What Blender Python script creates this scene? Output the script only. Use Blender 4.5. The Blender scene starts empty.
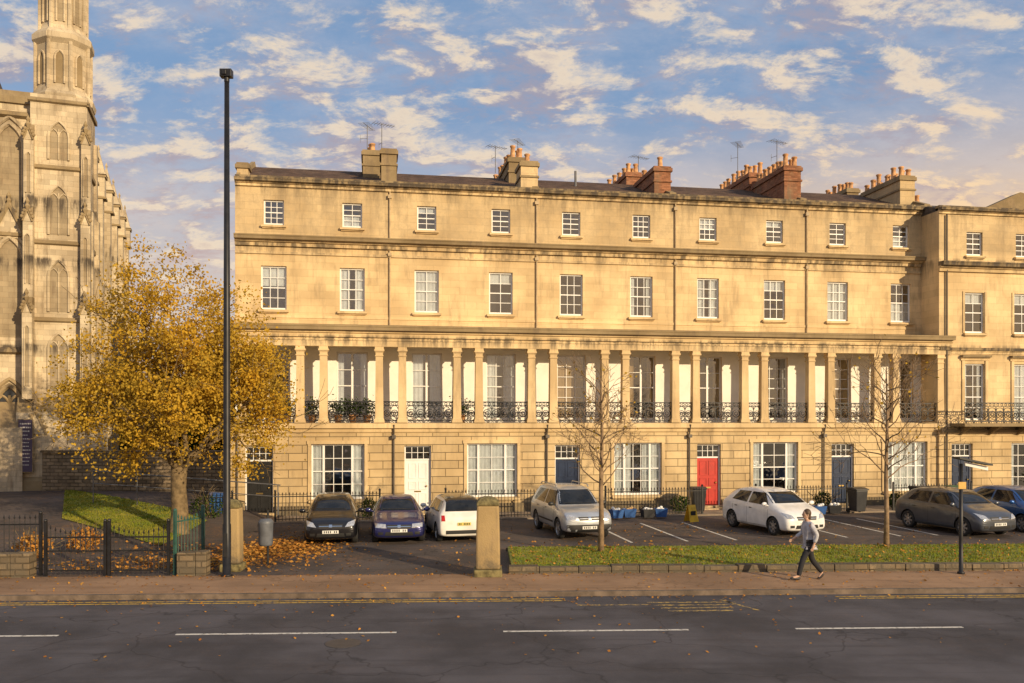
import bpy,bmesh,math,random
import numpy as np
from mathutils import Vector,Matrix
from mathutils.bvhtree import BVHTree
random.seed(7); rng=np.random.default_rng(5)
sc=bpy.context.scene; COL=sc.collection
R=math.radians
# ------------------------------------------------------------ materials
def newmat(name):
    m=bpy.data.materials.new(name); m.use_nodes=True
    nt=m.node_tree; b=nt.nodes["Principled BSDF"]; return m,nt,b
def L(nt,a,b): nt.links.new(a,b)
def math_(nt,op,a,b=None,clamp=False):
    n=nt.nodes.new('ShaderNodeMath'); n.operation=op; n.use_clamp=clamp
    for i,x in enumerate((a,b)):
        if x is None: continue
        if isinstance(x,(int,float)): n.inputs[i].default_value=x
        else: nt.links.new(x,n.inputs[i])
    return n.outputs[0]
def mixc(nt,fac,a,b,bt='MIX'):
    n=nt.nodes.new('ShaderNodeMix'); n.data_type='RGBA'; n.blend_type=bt
    for idx,x in ((0,fac),(6,a),(7,b)):
        if isinstance(x,(int,float)): n.inputs[idx].default_value=x
        elif isinstance(x,tuple): n.inputs[idx].default_value=(*x,1)
        else: nt.links.new(x,n.inputs[idx])
    return n.outputs[2]
def ramp(nt,x,a,b,lo=0.,hi=1.):
    n=nt.nodes.new('ShaderNodeMapRange'); n.interpolation_type='SMOOTHSTEP'
    nt.links.new(x,n.inputs[0]); n.inputs[1].default_value=a; n.inputs[2].default_value=b
    n.inputs[3].default_value=lo; n.inputs[4].default_value=hi; return n.outputs[0]
def noise(nt,vec,scale,detail=4,rough=.55,dist=0,stretch=None):
    if stretch:
        mp=nt.nodes.new('ShaderNodeMapping'); mp.inputs['Scale'].default_value=stretch
        nt.links.new(vec,mp.inputs[0]); vec=mp.outputs[0]
    n=nt.nodes.new('ShaderNodeTexNoise'); n.inputs['Scale'].default_value=scale
    n.inputs['Detail'].default_value=detail; n.inputs['Roughness'].default_value=rough
    n.inputs['Distortion'].default_value=dist
    nt.links.new(vec,n.inputs['Vector']); return n.outputs['Fac']
def wpos(nt): return nt.nodes.new('ShaderNodeNewGeometry').outputs['Position']
def sc3(c,k): return tuple(min(1,x*k) for x in c)
def M(name,col,rough=.7,metal=0,var=.2,scale=4,bump=0,coat=0,spec=.5):
    m,nt,b=newmat(name); p=wpos(nt)
    n=noise(nt,p,scale,5)
    c=mixc(nt,ramp(nt,n,.3,.7),sc3(col,1-var),sc3(col,1+var)); L(nt,c,b.inputs['Base Color'])
    b.inputs['Roughness'].default_value=rough; b.inputs['Metallic'].default_value=metal
    b.inputs['Coat Weight'].default_value=coat; b.inputs['Specular IOR Level'].default_value=spec
    if bump:
        n2=noise(nt,p,scale*8,4); bm=nt.nodes.new('ShaderNodeBump'); bm.inputs['Strength'].default_value=bump
        bm.inputs['Distance'].default_value=.02; L(nt,n2,bm.inputs['Height']); L(nt,bm.outputs[0],b.inputs['Normal'])
    return m
def stone(name,col,bw=.75,bh=.31,mort=.006,joint=.55,grime=.5,blockvar=.12,bump=.4,bands=.8,tint=0.,attic=0.):
    m,nt,b=newmat(name); tc=nt.nodes.new('ShaderNodeTexCoord').outputs['Object']; p=wpos(nt)
    s=nt.nodes.new('ShaderNodeSeparateXYZ'); L(nt,tc,s.inputs[0])
    xy=math_(nt,'ADD',s.outputs[0],s.outputs[1])
    c=nt.nodes.new('ShaderNodeCombineXYZ'); L(nt,xy,c.inputs[0]); L(nt,s.outputs[2],c.inputs[1])
    br=nt.nodes.new('ShaderNodeTexBrick'); L(nt,c.outputs[0],br.inputs['Vector'])
    br.inputs['Scale'].default_value=1; br.inputs['Brick Width'].default_value=bw; br.inputs['Row Height'].default_value=bh
    br.inputs['Mortar Size'].default_value=mort; br.inputs['Mortar Smooth'].default_value=.3
    br.inputs['Color1'].default_value=(*sc3(col,1-blockvar),1); br.inputs['Color2'].default_value=(*sc3(col,1+blockvar),1)
    br.inputs['Mortar'].default_value=(*sc3(col,1-joint),1)
    big=noise(nt,p,.55,5,.6)
    c1=mixc(nt,ramp(nt,big,.36,.64),(.80,.75,.69),(1.08,1.05,1.0)); base=mixc(nt,1.,br.outputs['Color'],c1,'MULTIPLY')
    if tint:
        oi=nt.nodes.new('ShaderNodeObjectInfo').outputs['Random']; base=mixc(nt,1.,base,mixc(nt,oi,(1-tint,1-tint*1.1,1-tint*1.3),(1+tint*.6,1+tint*.6,1+tint*.6)),'MULTIPLY')
    st=noise(nt,p,2.6,8,.70,0,(1,1,.16))
    med=noise(nt,p,2.2,8,.74)
    g1=math_(nt,'MULTIPLY',ramp(nt,st,.49,.72),grime)
    base=mixc(nt,g1,base,(.19,.14,.09))
    g2=math_(nt,'MULTIPLY',ramp(nt,med,.50,.70),grime*.6)
    base=mixc(nt,g2,base,(.34,.24,.14))
    sp=nt.nodes.new('ShaderNodeSeparateXYZ'); L(nt,p,sp.inputs[0])
    if attic:
        k=math_(nt,'MULTIPLY',ramp(nt,sp.outputs[2],11.7,12.1),attic); k=math_(nt,'MULTIPLY',k,ramp(nt,med,.32,.62,.25,1.)); base=mixc(nt,k,base,(.24,.19,.125))
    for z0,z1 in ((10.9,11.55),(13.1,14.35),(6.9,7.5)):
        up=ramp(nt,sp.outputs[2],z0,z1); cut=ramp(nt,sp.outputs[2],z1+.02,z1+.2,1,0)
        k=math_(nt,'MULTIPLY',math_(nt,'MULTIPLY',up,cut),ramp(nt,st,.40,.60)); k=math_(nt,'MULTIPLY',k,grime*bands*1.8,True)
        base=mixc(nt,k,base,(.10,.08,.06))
    low=math_(nt,'MULTIPLY',ramp(nt,sp.outputs[2],0.1,1.2,1,0),ramp(nt,med,.35,.6)); low=math_(nt,'MULTIPLY',low,min(1,grime*1.5))
    base=mixc(nt,low,base,(.12,.10,.07))
    L(nt,base,b.inputs['Base Color']); b.inputs['Roughness'].default_value=.88; b.inputs['Specular IOR Level'].default_value=.25
    bm=nt.nodes.new('ShaderNodeBump'); bm.inputs['Strength'].default_value=bump; bm.inputs['Distance'].default_value=.02; bm.invert=True
    fine=noise(nt,p,25,4); h=math_(nt,'ADD',br.outputs['Fac'],math_(nt,'MULTIPLY',fine,.5)); L(nt,h,bm.inputs['Height']); L(nt,bm.outputs[0],b.inputs['Normal'])
    return m
STC=(.74,.575,.335)
m_ash=stone('bath_stone_ashlar',STC,joint=.20,grime=.40,blockvar=.08,tint=.10,attic=.40)
m_rus=stone('rusticated_stone',sc3(STC,.84),bw=1.1,bh=.34,mort=.016,joint=.6,grime=.46,bump=1.,blockvar=.12,tint=.10)
m_trim=stone('stone_trim',sc3(STC,1.0),bw=1.6,bh=3,mort=.004,joint=.3,grime=.55)
m_trimd=stone('weathered_stone_trim',sc3(STC,.40),bw=1.6,bh=3,mort=.004,joint=.3,grime=.95)
m_colm=stone('column_stone',(.74,.57,.33),bw=3,bh=1.5,mort=.003,joint=.2,grime=.45,bands=.3)
m_church=stone('church_stone',(.54,.46,.33),bw=.5,bh=.25,joint=.3,grime=.8,blockvar=.18)
m_rubble=stone('rubble_wall',(.22,.17,.11),bw=.38,bh=.16,mort=.02,joint=.6,grime=.7,blockvar=.35,bump=1)
m_brick=stone('weathered_brick',(.30,.14,.08),bw=.22,bh=.075,mort=.01,joint=.1,grime=.85,blockvar=.35)
m_log=M('loggia_paint',(.84,.80,.71),.8,var=.06,scale=1.5)
m_white=M('white_paint',(.80,.79,.76),.45,var=.06,scale=3)
m_iron=M('black_iron',(.018,.018,.02),.45,.3,var=.3)
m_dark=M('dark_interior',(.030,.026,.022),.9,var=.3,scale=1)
m_tile=stone('roof_tiles',(.13,.08,.055),bw=.25,bh=.10,mort=.012,joint=.7,grime=.4,blockvar=.35,bump=1)
m_slate=stone('slate_tiles',(.09,.08,.075),bw=.3,bh=.2,mort=.01,joint=.6,grime=.2,blockvar=.25)
m_pot=M('terracotta',(.58,.31,.14),.8,var=.35,scale=5)
m_lead=M('lead_flashing',(.13,.13,.14),.6,var=.2)
m_cloth=M('net_curtain',(.74,.73,.70),.9,var=.1)
m_drape=M('ochre_drape',(.46,.30,.14),.9,var=.15)
m_blue=M('navy_door_paint',(.013,.028,.07),.3,var=.12)
m_red=M('red_door_paint',(.46,.026,.015),.35,var=.12)
m_bk=M('black_door_paint',(.02,.02,.02),.3,var=.2)
m_brass=M('brass',(.6,.42,.15),.3,1)
m_pipe=M('downpipe_paint',(.10,.08,.06),.5)
m_pipel=M('stone_paint_pipe',(.44,.33,.19),.6)
m_rub=M('tyre_rubber',(.018,.018,.018),.8,var=.2)
m_alloy=M('alloy_rim',(.45,.45,.46),.3,.8,var=.1)
m_plast=M('black_plastic',(.018,.018,.018),.5)
m_plate=M('number_plate_white',(.7,.7,.66),.4,var=.05)
m_platey=M('number_plate_yellow',(.6,.48,.10),.4,var=.05)
m_ink=M('black_ink',(.015,.015,.015),.6)
m_redl=M('red_lamp_lens',(.4,.015,.01),.15)
m_chr=M('chrome',(.7,.7,.7),.12,1,var=.03)
def glassmat(name,tint,refl=.10):
    m,nt,b=newmat(name); out=nt.nodes['Material Output']
    tr=nt.nodes.new('ShaderNodeBsdfTransparent'); tr.inputs[0].default_value=(*tint,1)
    gl=nt.nodes.new('ShaderNodeBsdfGlossy'); gl.inputs['Roughness'].default_value=.03
    nz=noise(nt,wpos(nt),1.7,2); bm=nt.nodes.new('ShaderNodeBump'); bm.inputs['Strength'].default_value=.25; bm.inputs['Distance'].default_value=.05
    L(nt,nz,bm.inputs['Height']); L(nt,bm.outputs[0],gl.inputs['Normal'])
    fr=nt.nodes.new('ShaderNodeFresnel'); fr.inputs[0].default_value=1.5
    f=math_(nt,'ADD',fr.outputs[0],refl,True); mx=nt.nodes.new('ShaderNodeMixShader')
    L(nt,f,mx.inputs[0]); L(nt,tr.outputs[0],mx.inputs[1]); L(nt,gl.outputs[0],mx.inputs[2]); L(nt,mx.outputs[0],out.inputs[0]); return m
m_glass=glassmat('window_glass',(.88,.93,.97),.22)
m_cglass,nt,b=newmat('car_glass')
L(nt,mixc(nt,ramp(nt,noise(nt,wpos(nt),3,2),.3,.7),(.008,.009,.011),(.02,.022,.025)),b.inputs['Base Color'])
b.inputs['Roughness'].default_value=.05; b.inputs['Specular IOR Level'].default_value=.45
m_lens=M('clear_lamp_lens',(.55,.56,.58),.1,.5,var=.2,scale=20,coat=1)
def asphalt(name,col,leaf=.0,patch=.3,crack=.6,speck=.7):
    m,nt,b=newmat(name); p=wpos(nt)
    f=noise(nt,p,90,3,.7); g=noise(nt,p,.35,6,.6); w=noise(nt,p,1.1,6,.65,0,(.16,2.2,1))
    c=mixc(nt,ramp(nt,g,.35,.65),sc3(col,1-patch),sc3(col,1+patch))
    c=mixc(nt,math_(nt,'MULTIPLY',ramp(nt,w,.48,.68),.55),c,sc3(col,.58))
    c=mixc(nt,math_(nt,'MULTIPLY',ramp(nt,f,.56,.7),speck),c,sc3(col,2.2))
    vo=nt.nodes.new('ShaderNodeTexVoronoi'); vo.feature='DISTANCE_TO_EDGE'; vo.inputs['Scale'].default_value=.33
    wn=nt.nodes.new('ShaderNodeTexNoise'); wn.inputs['Scale'].default_value=1.5; L(nt,p,wn.inputs['Vector'])
    va=nt.nodes.new('ShaderNodeVectorMath'); va.operation='ADD'; L(nt,p,va.inputs[0]); L(nt,wn.outputs['Color'],va.inputs[1]); L(nt,va.outputs[0],vo.inputs['Vector'])
    ck=math_(nt,'MULTIPLY',ramp(nt,vo.outputs['Distance'],0,.012,1,0),crack); c=mixc(nt,ck,c,sc3(col,.35))
    if leaf:
        l=noise(nt,p,.8,6,.75); l2=noise(nt,p,14,3,.7); k=math_(nt,'MULTIPLY',ramp(nt,l,.46,.68),ramp(nt,l2,.45,.6)); k=math_(nt,'MULTIPLY',k,leaf)
        c=mixc(nt,k,c,(.36,.17,.05))
    L(nt,c,b.inputs['Base Color']); b.inputs['Roughness'].default_value=.85; b.inputs['Specular IOR Level'].default_value=.3
    bm=nt.nodes.new('ShaderNodeBump'); bm.inputs['Strength'].default_value=.4; bm.inputs['Distance'].default_value=.01; L(nt,f,bm.inputs['Height']); L(nt,bm.outputs[0],b.inputs['Normal'])
    return m
m_road=asphalt('road_asphalt',(.078,.072,.078),.06,patch=.35)
m_park=asphalt('parking_tarmac',(.085,.068,.060),.4)
m_pave=asphalt('pavement_tarmac',(.31,.19,.11),.25,patch=.22,crack=.4,speck=.25)
m_earth=M('earth',(.10,.075,.045),.95,var=.4,scale=1,bump=.5)
m_kerb=M('kerb_stone',(.15,.11,.08),.85,var=.35,scale=3,bump=.4)
m_grass,nt,b=newmat('grass_turf'); p_=wpos(nt)
c_=mixc(nt,ramp(nt,noise(nt,p_,.9,5,.65),.36,.62),(.12,.17,.02),(.26,.24,.04)); c_=mixc(nt,math_(nt,'MULTIPLY',ramp(nt,noise(nt,p_,2.3,6,.7),.55,.68),.6),c_,(.24,.14,.05)); L(nt,c_,b.inputs['Base Color']); b.inputs['Roughness'].default_value=.95
def worn(name,col,a,b_):
    m,nt,b=newmat(name); p=wpos(nt); n=noise(nt,p,9,5,.7)
    L(nt,mixc(nt,ramp(nt,n,a,b_),(.08,.07,.07),col),b.inputs['Base Color']); b.inputs['Roughness'].default_value=.8; return m
m_line=worn('white_road_paint',(.66,.62,.54),.32,.50); m_yel=worn('yellow_road_paint',(.62,.38,.05),.36,.54); m_yelf=worn('faded_yellow_paint',(.50,.33,.08),.44,.60)
def leafmat(name,cols,tl=.35,scale=1.1):
    m,nt,b=newmat(name); out=nt.nodes['Material Output']; p=wpos(nt)
    n=noise(nt,p,scale,3); n2=nt.nodes.new('ShaderNodeTexWhiteNoise'); n2.noise_dimensions='3D'
    sn=nt.nodes.new('ShaderNodeVectorMath'); sn.operation='SNAP'; sn.inputs[1].default_value=(.12,.12,.12); L(nt,p,sn.inputs[0]); L(nt,sn.outputs[0],n2.inputs['Vector'])
    c=mixc(nt,ramp(nt,n,.35,.65),cols[0],cols[1]); c=mixc(nt,math_(nt,'MULTIPLY',ramp(nt,n2.outputs['Value'],.3,1),.7),c,cols[2])
    di=nt.nodes.new('ShaderNodeBsdfDiffuse'); tr=nt.nodes.new('ShaderNodeBsdfTranslucent'); L(nt,c,di.inputs[0]); L(nt,c,tr.inputs[0])
    mx=nt.nodes.new('ShaderNodeMixShader'); mx.inputs[0].default_value=tl; L(nt,di.outputs[0],mx.inputs[1]); L(nt,tr.outputs[0],mx.inputs[2]); L(nt,mx.outputs[0],out.inputs[0]); return m
m_gold=leafmat('golden_leaves',((.58,.345,.035),(.38,.26,.04),(.68,.45,.06)),scale=.8)
m_fall=leafmat('fallen_leaves',((.46,.21,.045),(.27,.11,.03),(.56,.31,.07)),tl=.1)
m_blade=leafmat('grass_blades',((.17,.23,.025),(.33,.30,.05),(.20,.20,.03)),tl=.3,scale=1.3)
m_green=leafmat('green_foliage',((.035,.06,.015),(.06,.09,.02),(.09,.12,.03)),tl=.25)
m_bark=M('bark',(.17,.12,.06),.9,var=.4,scale=6,bump=.8)
m_bark2=M('pale_bark',(.23,.155,.09),.9,var=.35,scale=6,bump=.5)
# ------------------------------------------------------------ mesh helpers
class MB:
    def __init__(s): s.v=[];s.f=[];s.m=[]
    def q(s,pts,mi=0):
        b=len(s.v); s.v+= [tuple(p) for p in pts]; s.f.append(tuple(range(b,b+len(pts)))); s.m.append(mi)
    def box(s,x0,x1,y0,y1,z0,z1,mi=0):
        b=len(s.v); s.v+=[(x,y,z) for z in(z0,z1) for y in(y0,y1) for x in(x0,x1)]
        for f in((0,2,3,1),(4,5,7,6),(0,1,5,4),(2,6,7,3),(0,4,6,2),(1,3,7,5)): s.f.append(tuple(b+i for i in f)); s.m.append(mi)
        return s
    def prism(s,prof,x0,x1,mi=0):
        b=len(s.v);n=len(prof); s.v+=[(x0,y,z) for y,z in prof]+[(x1,y,z) for y,z in prof]
        for i in range(n):
            j=(i+1)%n; s.f.append((b+i,b+j,b+n+j,b+n+i)); s.m.append(mi)
        s.f.append(tuple(b+i for i in range(n))[::-1]); s.m.append(mi); s.f.append(tuple(b+n+i for i in range(n))); s.m.append(mi)
        return s
    def lathe(s,prof,cx=0,cy=0,n=12,mi=0,rot=0,cz=0):
        b=len(s.v)
        for r,z in prof:
            for i in range(n):
                a=rot+2*math.pi*i/n; s.v.append((cx+r*math.cos(a),cy+r*math.sin(a),cz+z))
        for k in range(len(prof)-1):
            for i in range(n):
                j=(i+1)%n; s.f.append((b+k*n+i,b+k*n+j,b+(k+1)*n+j,b+(k+1)*n+i)); s.m.append(mi)
        s.f.append(tuple(b+i for i in range(n))[::-1]); s.m.append(mi)
        e=b+(len(prof)-1)*n; s.f.append(tuple(e+i for i in range(n))); s.m.append(mi); return s
    def tube(s,pts,rs,n=6,mi=0,closed=False):
        pts=[Vector(p) for p in pts]; k=len(pts)
        if not hasattr(rs,'__len__'): rs=[rs]*k
        b=len(s.v); pd=None
        for i,p in enumerate(pts):
            if closed: d=pts[(i+1)%k]-pts[i-1]
            else: d=pts[min(i+1,k-1)]-pts[max(i-1,0)]
            if d.length<1e-9: d=Vector((0,0,1))
            d.normalize()
            if pd is None: a=d.orthogonal().normalized()
            else:
                a=(a-d*a.dot(d)); a=a.normalized() if a.length>1e-6 else d.orthogonal().normalized()
            pd=d; c=d.cross(a)
            for j in range(n):
                t=2*math.pi*j/n; s.v.append(tuple(p+(a*math.cos(t)+c*math.sin(t))*rs[i]))
        for i in range(k if closed else k-1):
            i2=(i+1)%k
            for j in range(n):
                j2=(j+1)%n; s.f.append((b+i*n+j,b+i*n+j2,b+i2*n+j2,b+i2*n+j)); s.m.append(mi)
        if not closed:
            s.f.append(tuple(b+j for j in range(n))[::-1]); s.m.append(mi); s.f.append(tuple(b+(k-1)*n+j for j in range(n))); s.m.append(mi)
        return s
    def ell(s,c,r,nu=12,nv=8,mi=0):
        b=len(s.v)
        for i in range(nv+1):
            ph=math.pi*i/nv
            for j in range(nu):
                t=2*math.pi*j/nu; s.v.append((c[0]+r[0]*math.sin(ph)*math.cos(t),c[1]+r[1]*math.sin(ph)*math.sin(t),c[2]-r[2]*math.cos(ph)))
        for i in range(nv):
            for j in range(nu):
                j2=(j+1)%nu; s.f.append((b+i*nu+j,b+i*nu+j2,b+(i+1)*nu+j2,b+(i+1)*nu+j)); s.m.append(mi)
        return s
    def mesh(s,name,mats,smooth=False):
        me=bpy.data.meshes.new(name); me.from_pydata(s.v,[],s.f)
        for m in (mats if isinstance(mats,(list,tuple)) else [mats]): me.materials.append(m)
        me.polygons.foreach_set('material_index',s.m)
        if smooth: me.polygons.foreach_set('use_smooth',[True]*len(s.f))
        me.validate(); me.update(); return me
    def obj(s,name,parent=None,mats=None,smooth=False,loc=(0,0,0),bevel=0,rot=None):
        return mk(name,s.mesh(name,mats,smooth),parent,loc,bevel,rot)
def mk(name,me,parent=None,loc=(0,0,0),bevel=0,rot=None,scale=None):
    o=bpy.data.objects.new(name,me); COL.objects.link(o); o.location=loc
    if parent: o.parent=parent
    if rot: o.rotation_euler=rot
    if scale: o.scale=scale
    if bevel:
        b=o.modifiers.new('bevel','BEVEL'); b.width=bevel; b.segments=2; b.limit_method='ANGLE'
    return o
def tag(o,label=None,cat=None,group=None,kind=None):
    if label: o['label']=label
    if cat: o['category']=cat
    if group: o['group']=group
    if kind: o['kind']=kind
    return o
def thing(name,label,cat,loc=(0,0,0),rz=0,group=None):
    e=bpy.data.objects.new(name,None); COL.objects.link(e); e.location=loc; e.rotation_euler=(0,0,rz); e.empty_display_size=.3
    return tag(e,label,cat,group)
def wall_open(mb,x0,x1,z0,z1,y,ops,depth=.2,mi=0,regions=None):
    xs=sorted({x0,x1,*[v for o in ops for v in o[:2]]}); zs=sorted({z0,z1,*[v for o in ops for v in o[2:4]]}|({r for r in regions[0]} if regions else set()))
    for i in range(len(xs)-1):
        for k in range(len(zs)-1):
            cx=(xs[i]+xs[i+1])/2; cz=(zs[k]+zs[k+1])/2
            if any(o[0]<cx<o[1] and o[2]<cz<o[3] for o in ops): continue
            m=mi
            if regions and regions[0][0]<cz<regions[0][1]: m=regions[1]
            mb.q([(xs[i],y,zs[k]),(xs[i+1],y,zs[k]),(xs[i+1],y,zs[k+1]),(xs[i],y,zs[k+1])],m)
    for a,b,c,d in [o[:4] for o in ops]:
        e=y+depth
        mb.q([(a,y,c),(a,y,d),(a,e,d),(a,e,c)],mi); mb.q([(b,y,c),(b,e,c),(b,e,d),(b,y,d)],mi)
        mb.q([(a,y,c),(a,e,c),(b,e,c),(b,y,c)],mi); mb.q([(a,y,d),(b,y,d),(b,e,d),(a,e,d)],mi)
# ------------------------------------------------------------ frames of reference
TH=math.atan2(.1627,.9867)
T0=Vector((-11.68,35.85,0)); TU=Vector((math.cos(TH),math.sin(TH),0)); TV=Vector((math.sin(TH),-math.cos(TH),0))
def T(u,v,z=0): return T0+TU*u+TV*v+Vector((0,0,z))
RH=R(2.15); RU=Vector((math.cos(RH),math.sin(RH),0)); RV=Vector((-math.sin(RH),math.cos(RH),0)); R0=Vector((0,19.7,0))
def RD(a,b,z=0): return R0+RU*a+RV*b+Vector((0,0,z))
# ------------------------------------------------------------ windows
_c={}
def frame_mesh(w,h,sections,rows,out=.06,bar=.026):
    k=('f',w,h,tuple(sections),rows)
    if k in _c: return _c[k]
    mb=MB(); d=.05
    mb.box(-w/2,w/2,-.03,d,0,out*1.3); mb.box(-w/2,w/2,-.03,d,h-out,h)
    mb.box(-w/2,-w/2+out,-.028,d-.002,out*1.3,h-out); mb.box(w/2-out,w/2,-.028,d-.002,out*1.3,h-out)
    tot=sum(s[0] for s in sections); iw=w-2*out-.09*(len(sections)-1); x=-w/2+out
    z0,z1=out*1.3,h-out
    for i,(fr,cols) in enumerate(sections):
        sw=iw*fr/tot
        for c in range(1,cols): mb.box(x+sw*c/cols-bar/2,x+sw*c/cols+bar/2,-.01,.02,z0,z1)
        for r in range(1,rows):
            t=bar if r!=rows//2 else .045
            zz=z0+(z1-z0)*r/rows; mb.box(x,x+sw,-.013 if t>.03 else -.008,.018,zz-t/2,zz+t/2)
        x+=sw
        if i<len(sections)-1: mb.box(x,x+.09,-.026,d-.004,z0,z1); x+=.09
    _c[k]=mb.mesh('frame',m_white); return _c[k]
def pane_mesh(w,h):
    k=('p',w,h)
    if k not in _c:
        mb=MB(); mb.q([(-w/2+.03,.012,.03),(w/2-.03,.012,.03),(w/2-.03,.012,h-.03),(-w/2+.03,.012,h-.03)]); _c[k]=mb.mesh('pane',m_glass)
    return _c[k]
def curtain_mesh(w,h,kind):
    k=('c',w,h,kind)
    if k in _c: return _c[k]
    mb=MB(); mat=m_cloth
    def cloth(xa,xb,za,zb,amp=.018):
        n=max(4,int((xb-xa)/.04))
        for i in range(n):
            a=xa+(xb-xa)*i/n; b=xa+(xb-xa)*(i+1)/n
            ya=.08+amp*math.sin(i*1.5); yb=.08+amp*math.sin((i+1)*1.5)
            mb.q([(a,ya,za),(b,yb,za),(b,yb,zb),(a,ya,zb)])
    W=w/2-.04
    if kind==1: cloth(-W,-W+w*.2,.03,h-.03); cloth(W-w*.2,W,.03,h-.03)
    elif kind==2: cloth(-W,W,.03,h-.03,.010)
    elif kind==3: cloth(-W,W,h*.55,h-.03,.004)
    elif kind==4: cloth(-W,-W+w*.23,.03,h-.03); cloth(W-w*.23,W,.03,h-.03); mat=m_drape
    elif kind==5: cloth(-W,W,.03,h*.5,.008)
    elif kind==6: cloth(-W,-W+w*.36,.03,h-.03); cloth(W-w*.36,W,.03,h-.03)
    elif kind==7: cloth(-W,W,.03,h-.03,.006); mat=m_drape
    elif kind==8: cloth(-W,W,h*.72,h-.03,.003)
    _c[k]=mb.mesh('curtain',mat); return _c[k]
def sill_mesh(w):
    k=('s',w)
    if k not in _c:
        mb=MB(); mb.prism([(-.30,-.12),(-.30,-.04),(-.06,-.0),(-.06,-.12)],-w/2-.1,w/2+.1); mb.box(-w/2-.05,w/2+.05,-.225,-.055,-.17,-.122)
        _c[k]=mb.mesh('sill',m_trim)
    return _c[k]
def window(par,cx,y,z,w,h,sections=((1,3),),rows=4,cur=0,sill=True):
    win=mk('window',pane_mesh(w,h),par,(cx,y+.13,z))
    mk('frame',frame_mesh(w,h,sections,rows),win)
    if sill: mk('sill',sill_mesh(w),win,(0,.03,0))
    if cur: mk('curtain',curtain_mesh(w,h,cur),win)
    return win
def door(par,cx,y,z,w,h,mat,transom=.55):
    mb=MB(); dh=h-transom-.08; mb.box(-w/2+.06,w/2-.06,0,.05,0,dh)
    for (a,b,c,d) in((-.36,-.04,.12,.75),(.04,.36,.12,.75),(-.36,-.04,.9,1.25),(.04,.36,.9,1.25),(-.36,-.04,1.38,dh-.12),(.04,.36,1.38,dh-.12)):
        k=w/1.05
        for q in((a*k,b*k,c,c+.03),(a*k,b*k,d-.03,d),(a*k,a*k+.03,c+.031,d-.031),(b*k-.03,b*k,c+.031,d-.031)): mb.box(q[0],q[1],-.018,-.001,q[2],q[3])
    do=mb.obj('door',par,mat,loc=(cx,y+.16,z))
    f=MB(); f.box(-w/2,-w/2+.055,-.02,.08,0,h); f.box(w/2-.055,w/2,-.02,.08,0,h); f.box(-w/2+.056,w/2-.056,-.018,.078,h-.06,h-.001); f.box(-w/2+.056,w/2-.056,-.018,.078,dh+.005,dh+.07)
    for i in(-1,0,1): f.box(i*w*.22-.012,i*w*.22+.012,.005,.035,dh+.071,h-.061)
    f.box(-w/2+.057,w/2-.057,.007,.033,dh+.07+transom*.45,dh+.09+transom*.45)
    f.obj('door_frame',do,m_white)
    g=MB(); g.q([(-w/2+.05,.03,dh+.06),(w/2-.05,.03,dh+.06),(w/2-.05,.03,h-.05),(-w/2+.05,.03,h-.05)]); g.obj('transom_pane',do,m_glass)
    k=MB(); k.ell((0,-.05,0),(.04,.04,.04)); k.tube([(0,-.03,0),(0,.0,0)],.015); k.obj('door_handle',do,m_brass,True,(w*.33 ,0,1.05))
    k=MB(); k.box(-.14,.14,-.012,-.001,-.03,.03); k.obj('letter_box',do,m_brass,loc=(0,0,.82))
    return do
# ------------------------------------------------------------ terrace
W=6.48
def ring(mb,c,r,t=.012,n=12):
    mb.tube([(c[0]+r*math.cos(2*math.pi*i/n),c[1],c[2]+r*math.sin(2*math.pi*i/n)) for i in range(n)],t,4,closed=True)
def rail_panel(mb,xa,xb,y,z0,h=.90):
    mb.box(xa,xb,y-.025,y+.025,z0+h-.045,z0+h); mb.box(xa,xb,y-.015,y+.015,z0+.06,z0+.095); mb.box(xa,xb,y-.012,y+.012,z0+h-.19,z0+h-.165)
    n=max(1,round((xb-xa)/.40)); p=(xb-xa)/n
    for i in range(n):
        x=xa+p*i; c=x+p/2
        mb.box(x-.013 if i else x,x+.014,y-.013,y+.013,z0+.096,z0+h-.191)
        ring(mb,(c,y,z0+.40),min(p*.42,.19),.019); ring(mb,(c,y,z0+.40),min(p*.2,.09),.017,8)
        for sx in(-1,1):
            for sz in(-1,1):
                pts=[(c+sx*p*.46*math.sin(t),y,z0+.40+sz*(.31-.14*(1-math.cos(t)))) for t in(0,.5,1.,1.57)]
                mb.tube(pts,.017,4)
        for k in(0,1): ring(mb,(x+p*(.25+.5*k),y,z0+h-.105),.055,.014,8)
    mb.box(xb-.014,xb,y-.013,y+.013,z0+.096,z0+h-.191)
def cornice(mb,x0,x1,y,z0,z1,proj,mi=0,mid=1):
    h=z1-z0
    mb.prism([(y,z0),(y-proj*.25,z0),(y-proj*.3,z0+h*.3),(y-proj*.5,z0+h*.36),(y-proj*.55,z0+h*.55)][::-1]+[(y,z0+h*.55)],x0,x1,mi)
    mb.prism([(y,z0+h*.553),(y-proj*.92,z0+h*.553),(y-proj*.95,z0+h*.8),(y-proj,z0+h*.86),(y-proj,z0+h*.97),(y,z1)],x0,x1,mid)
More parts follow.
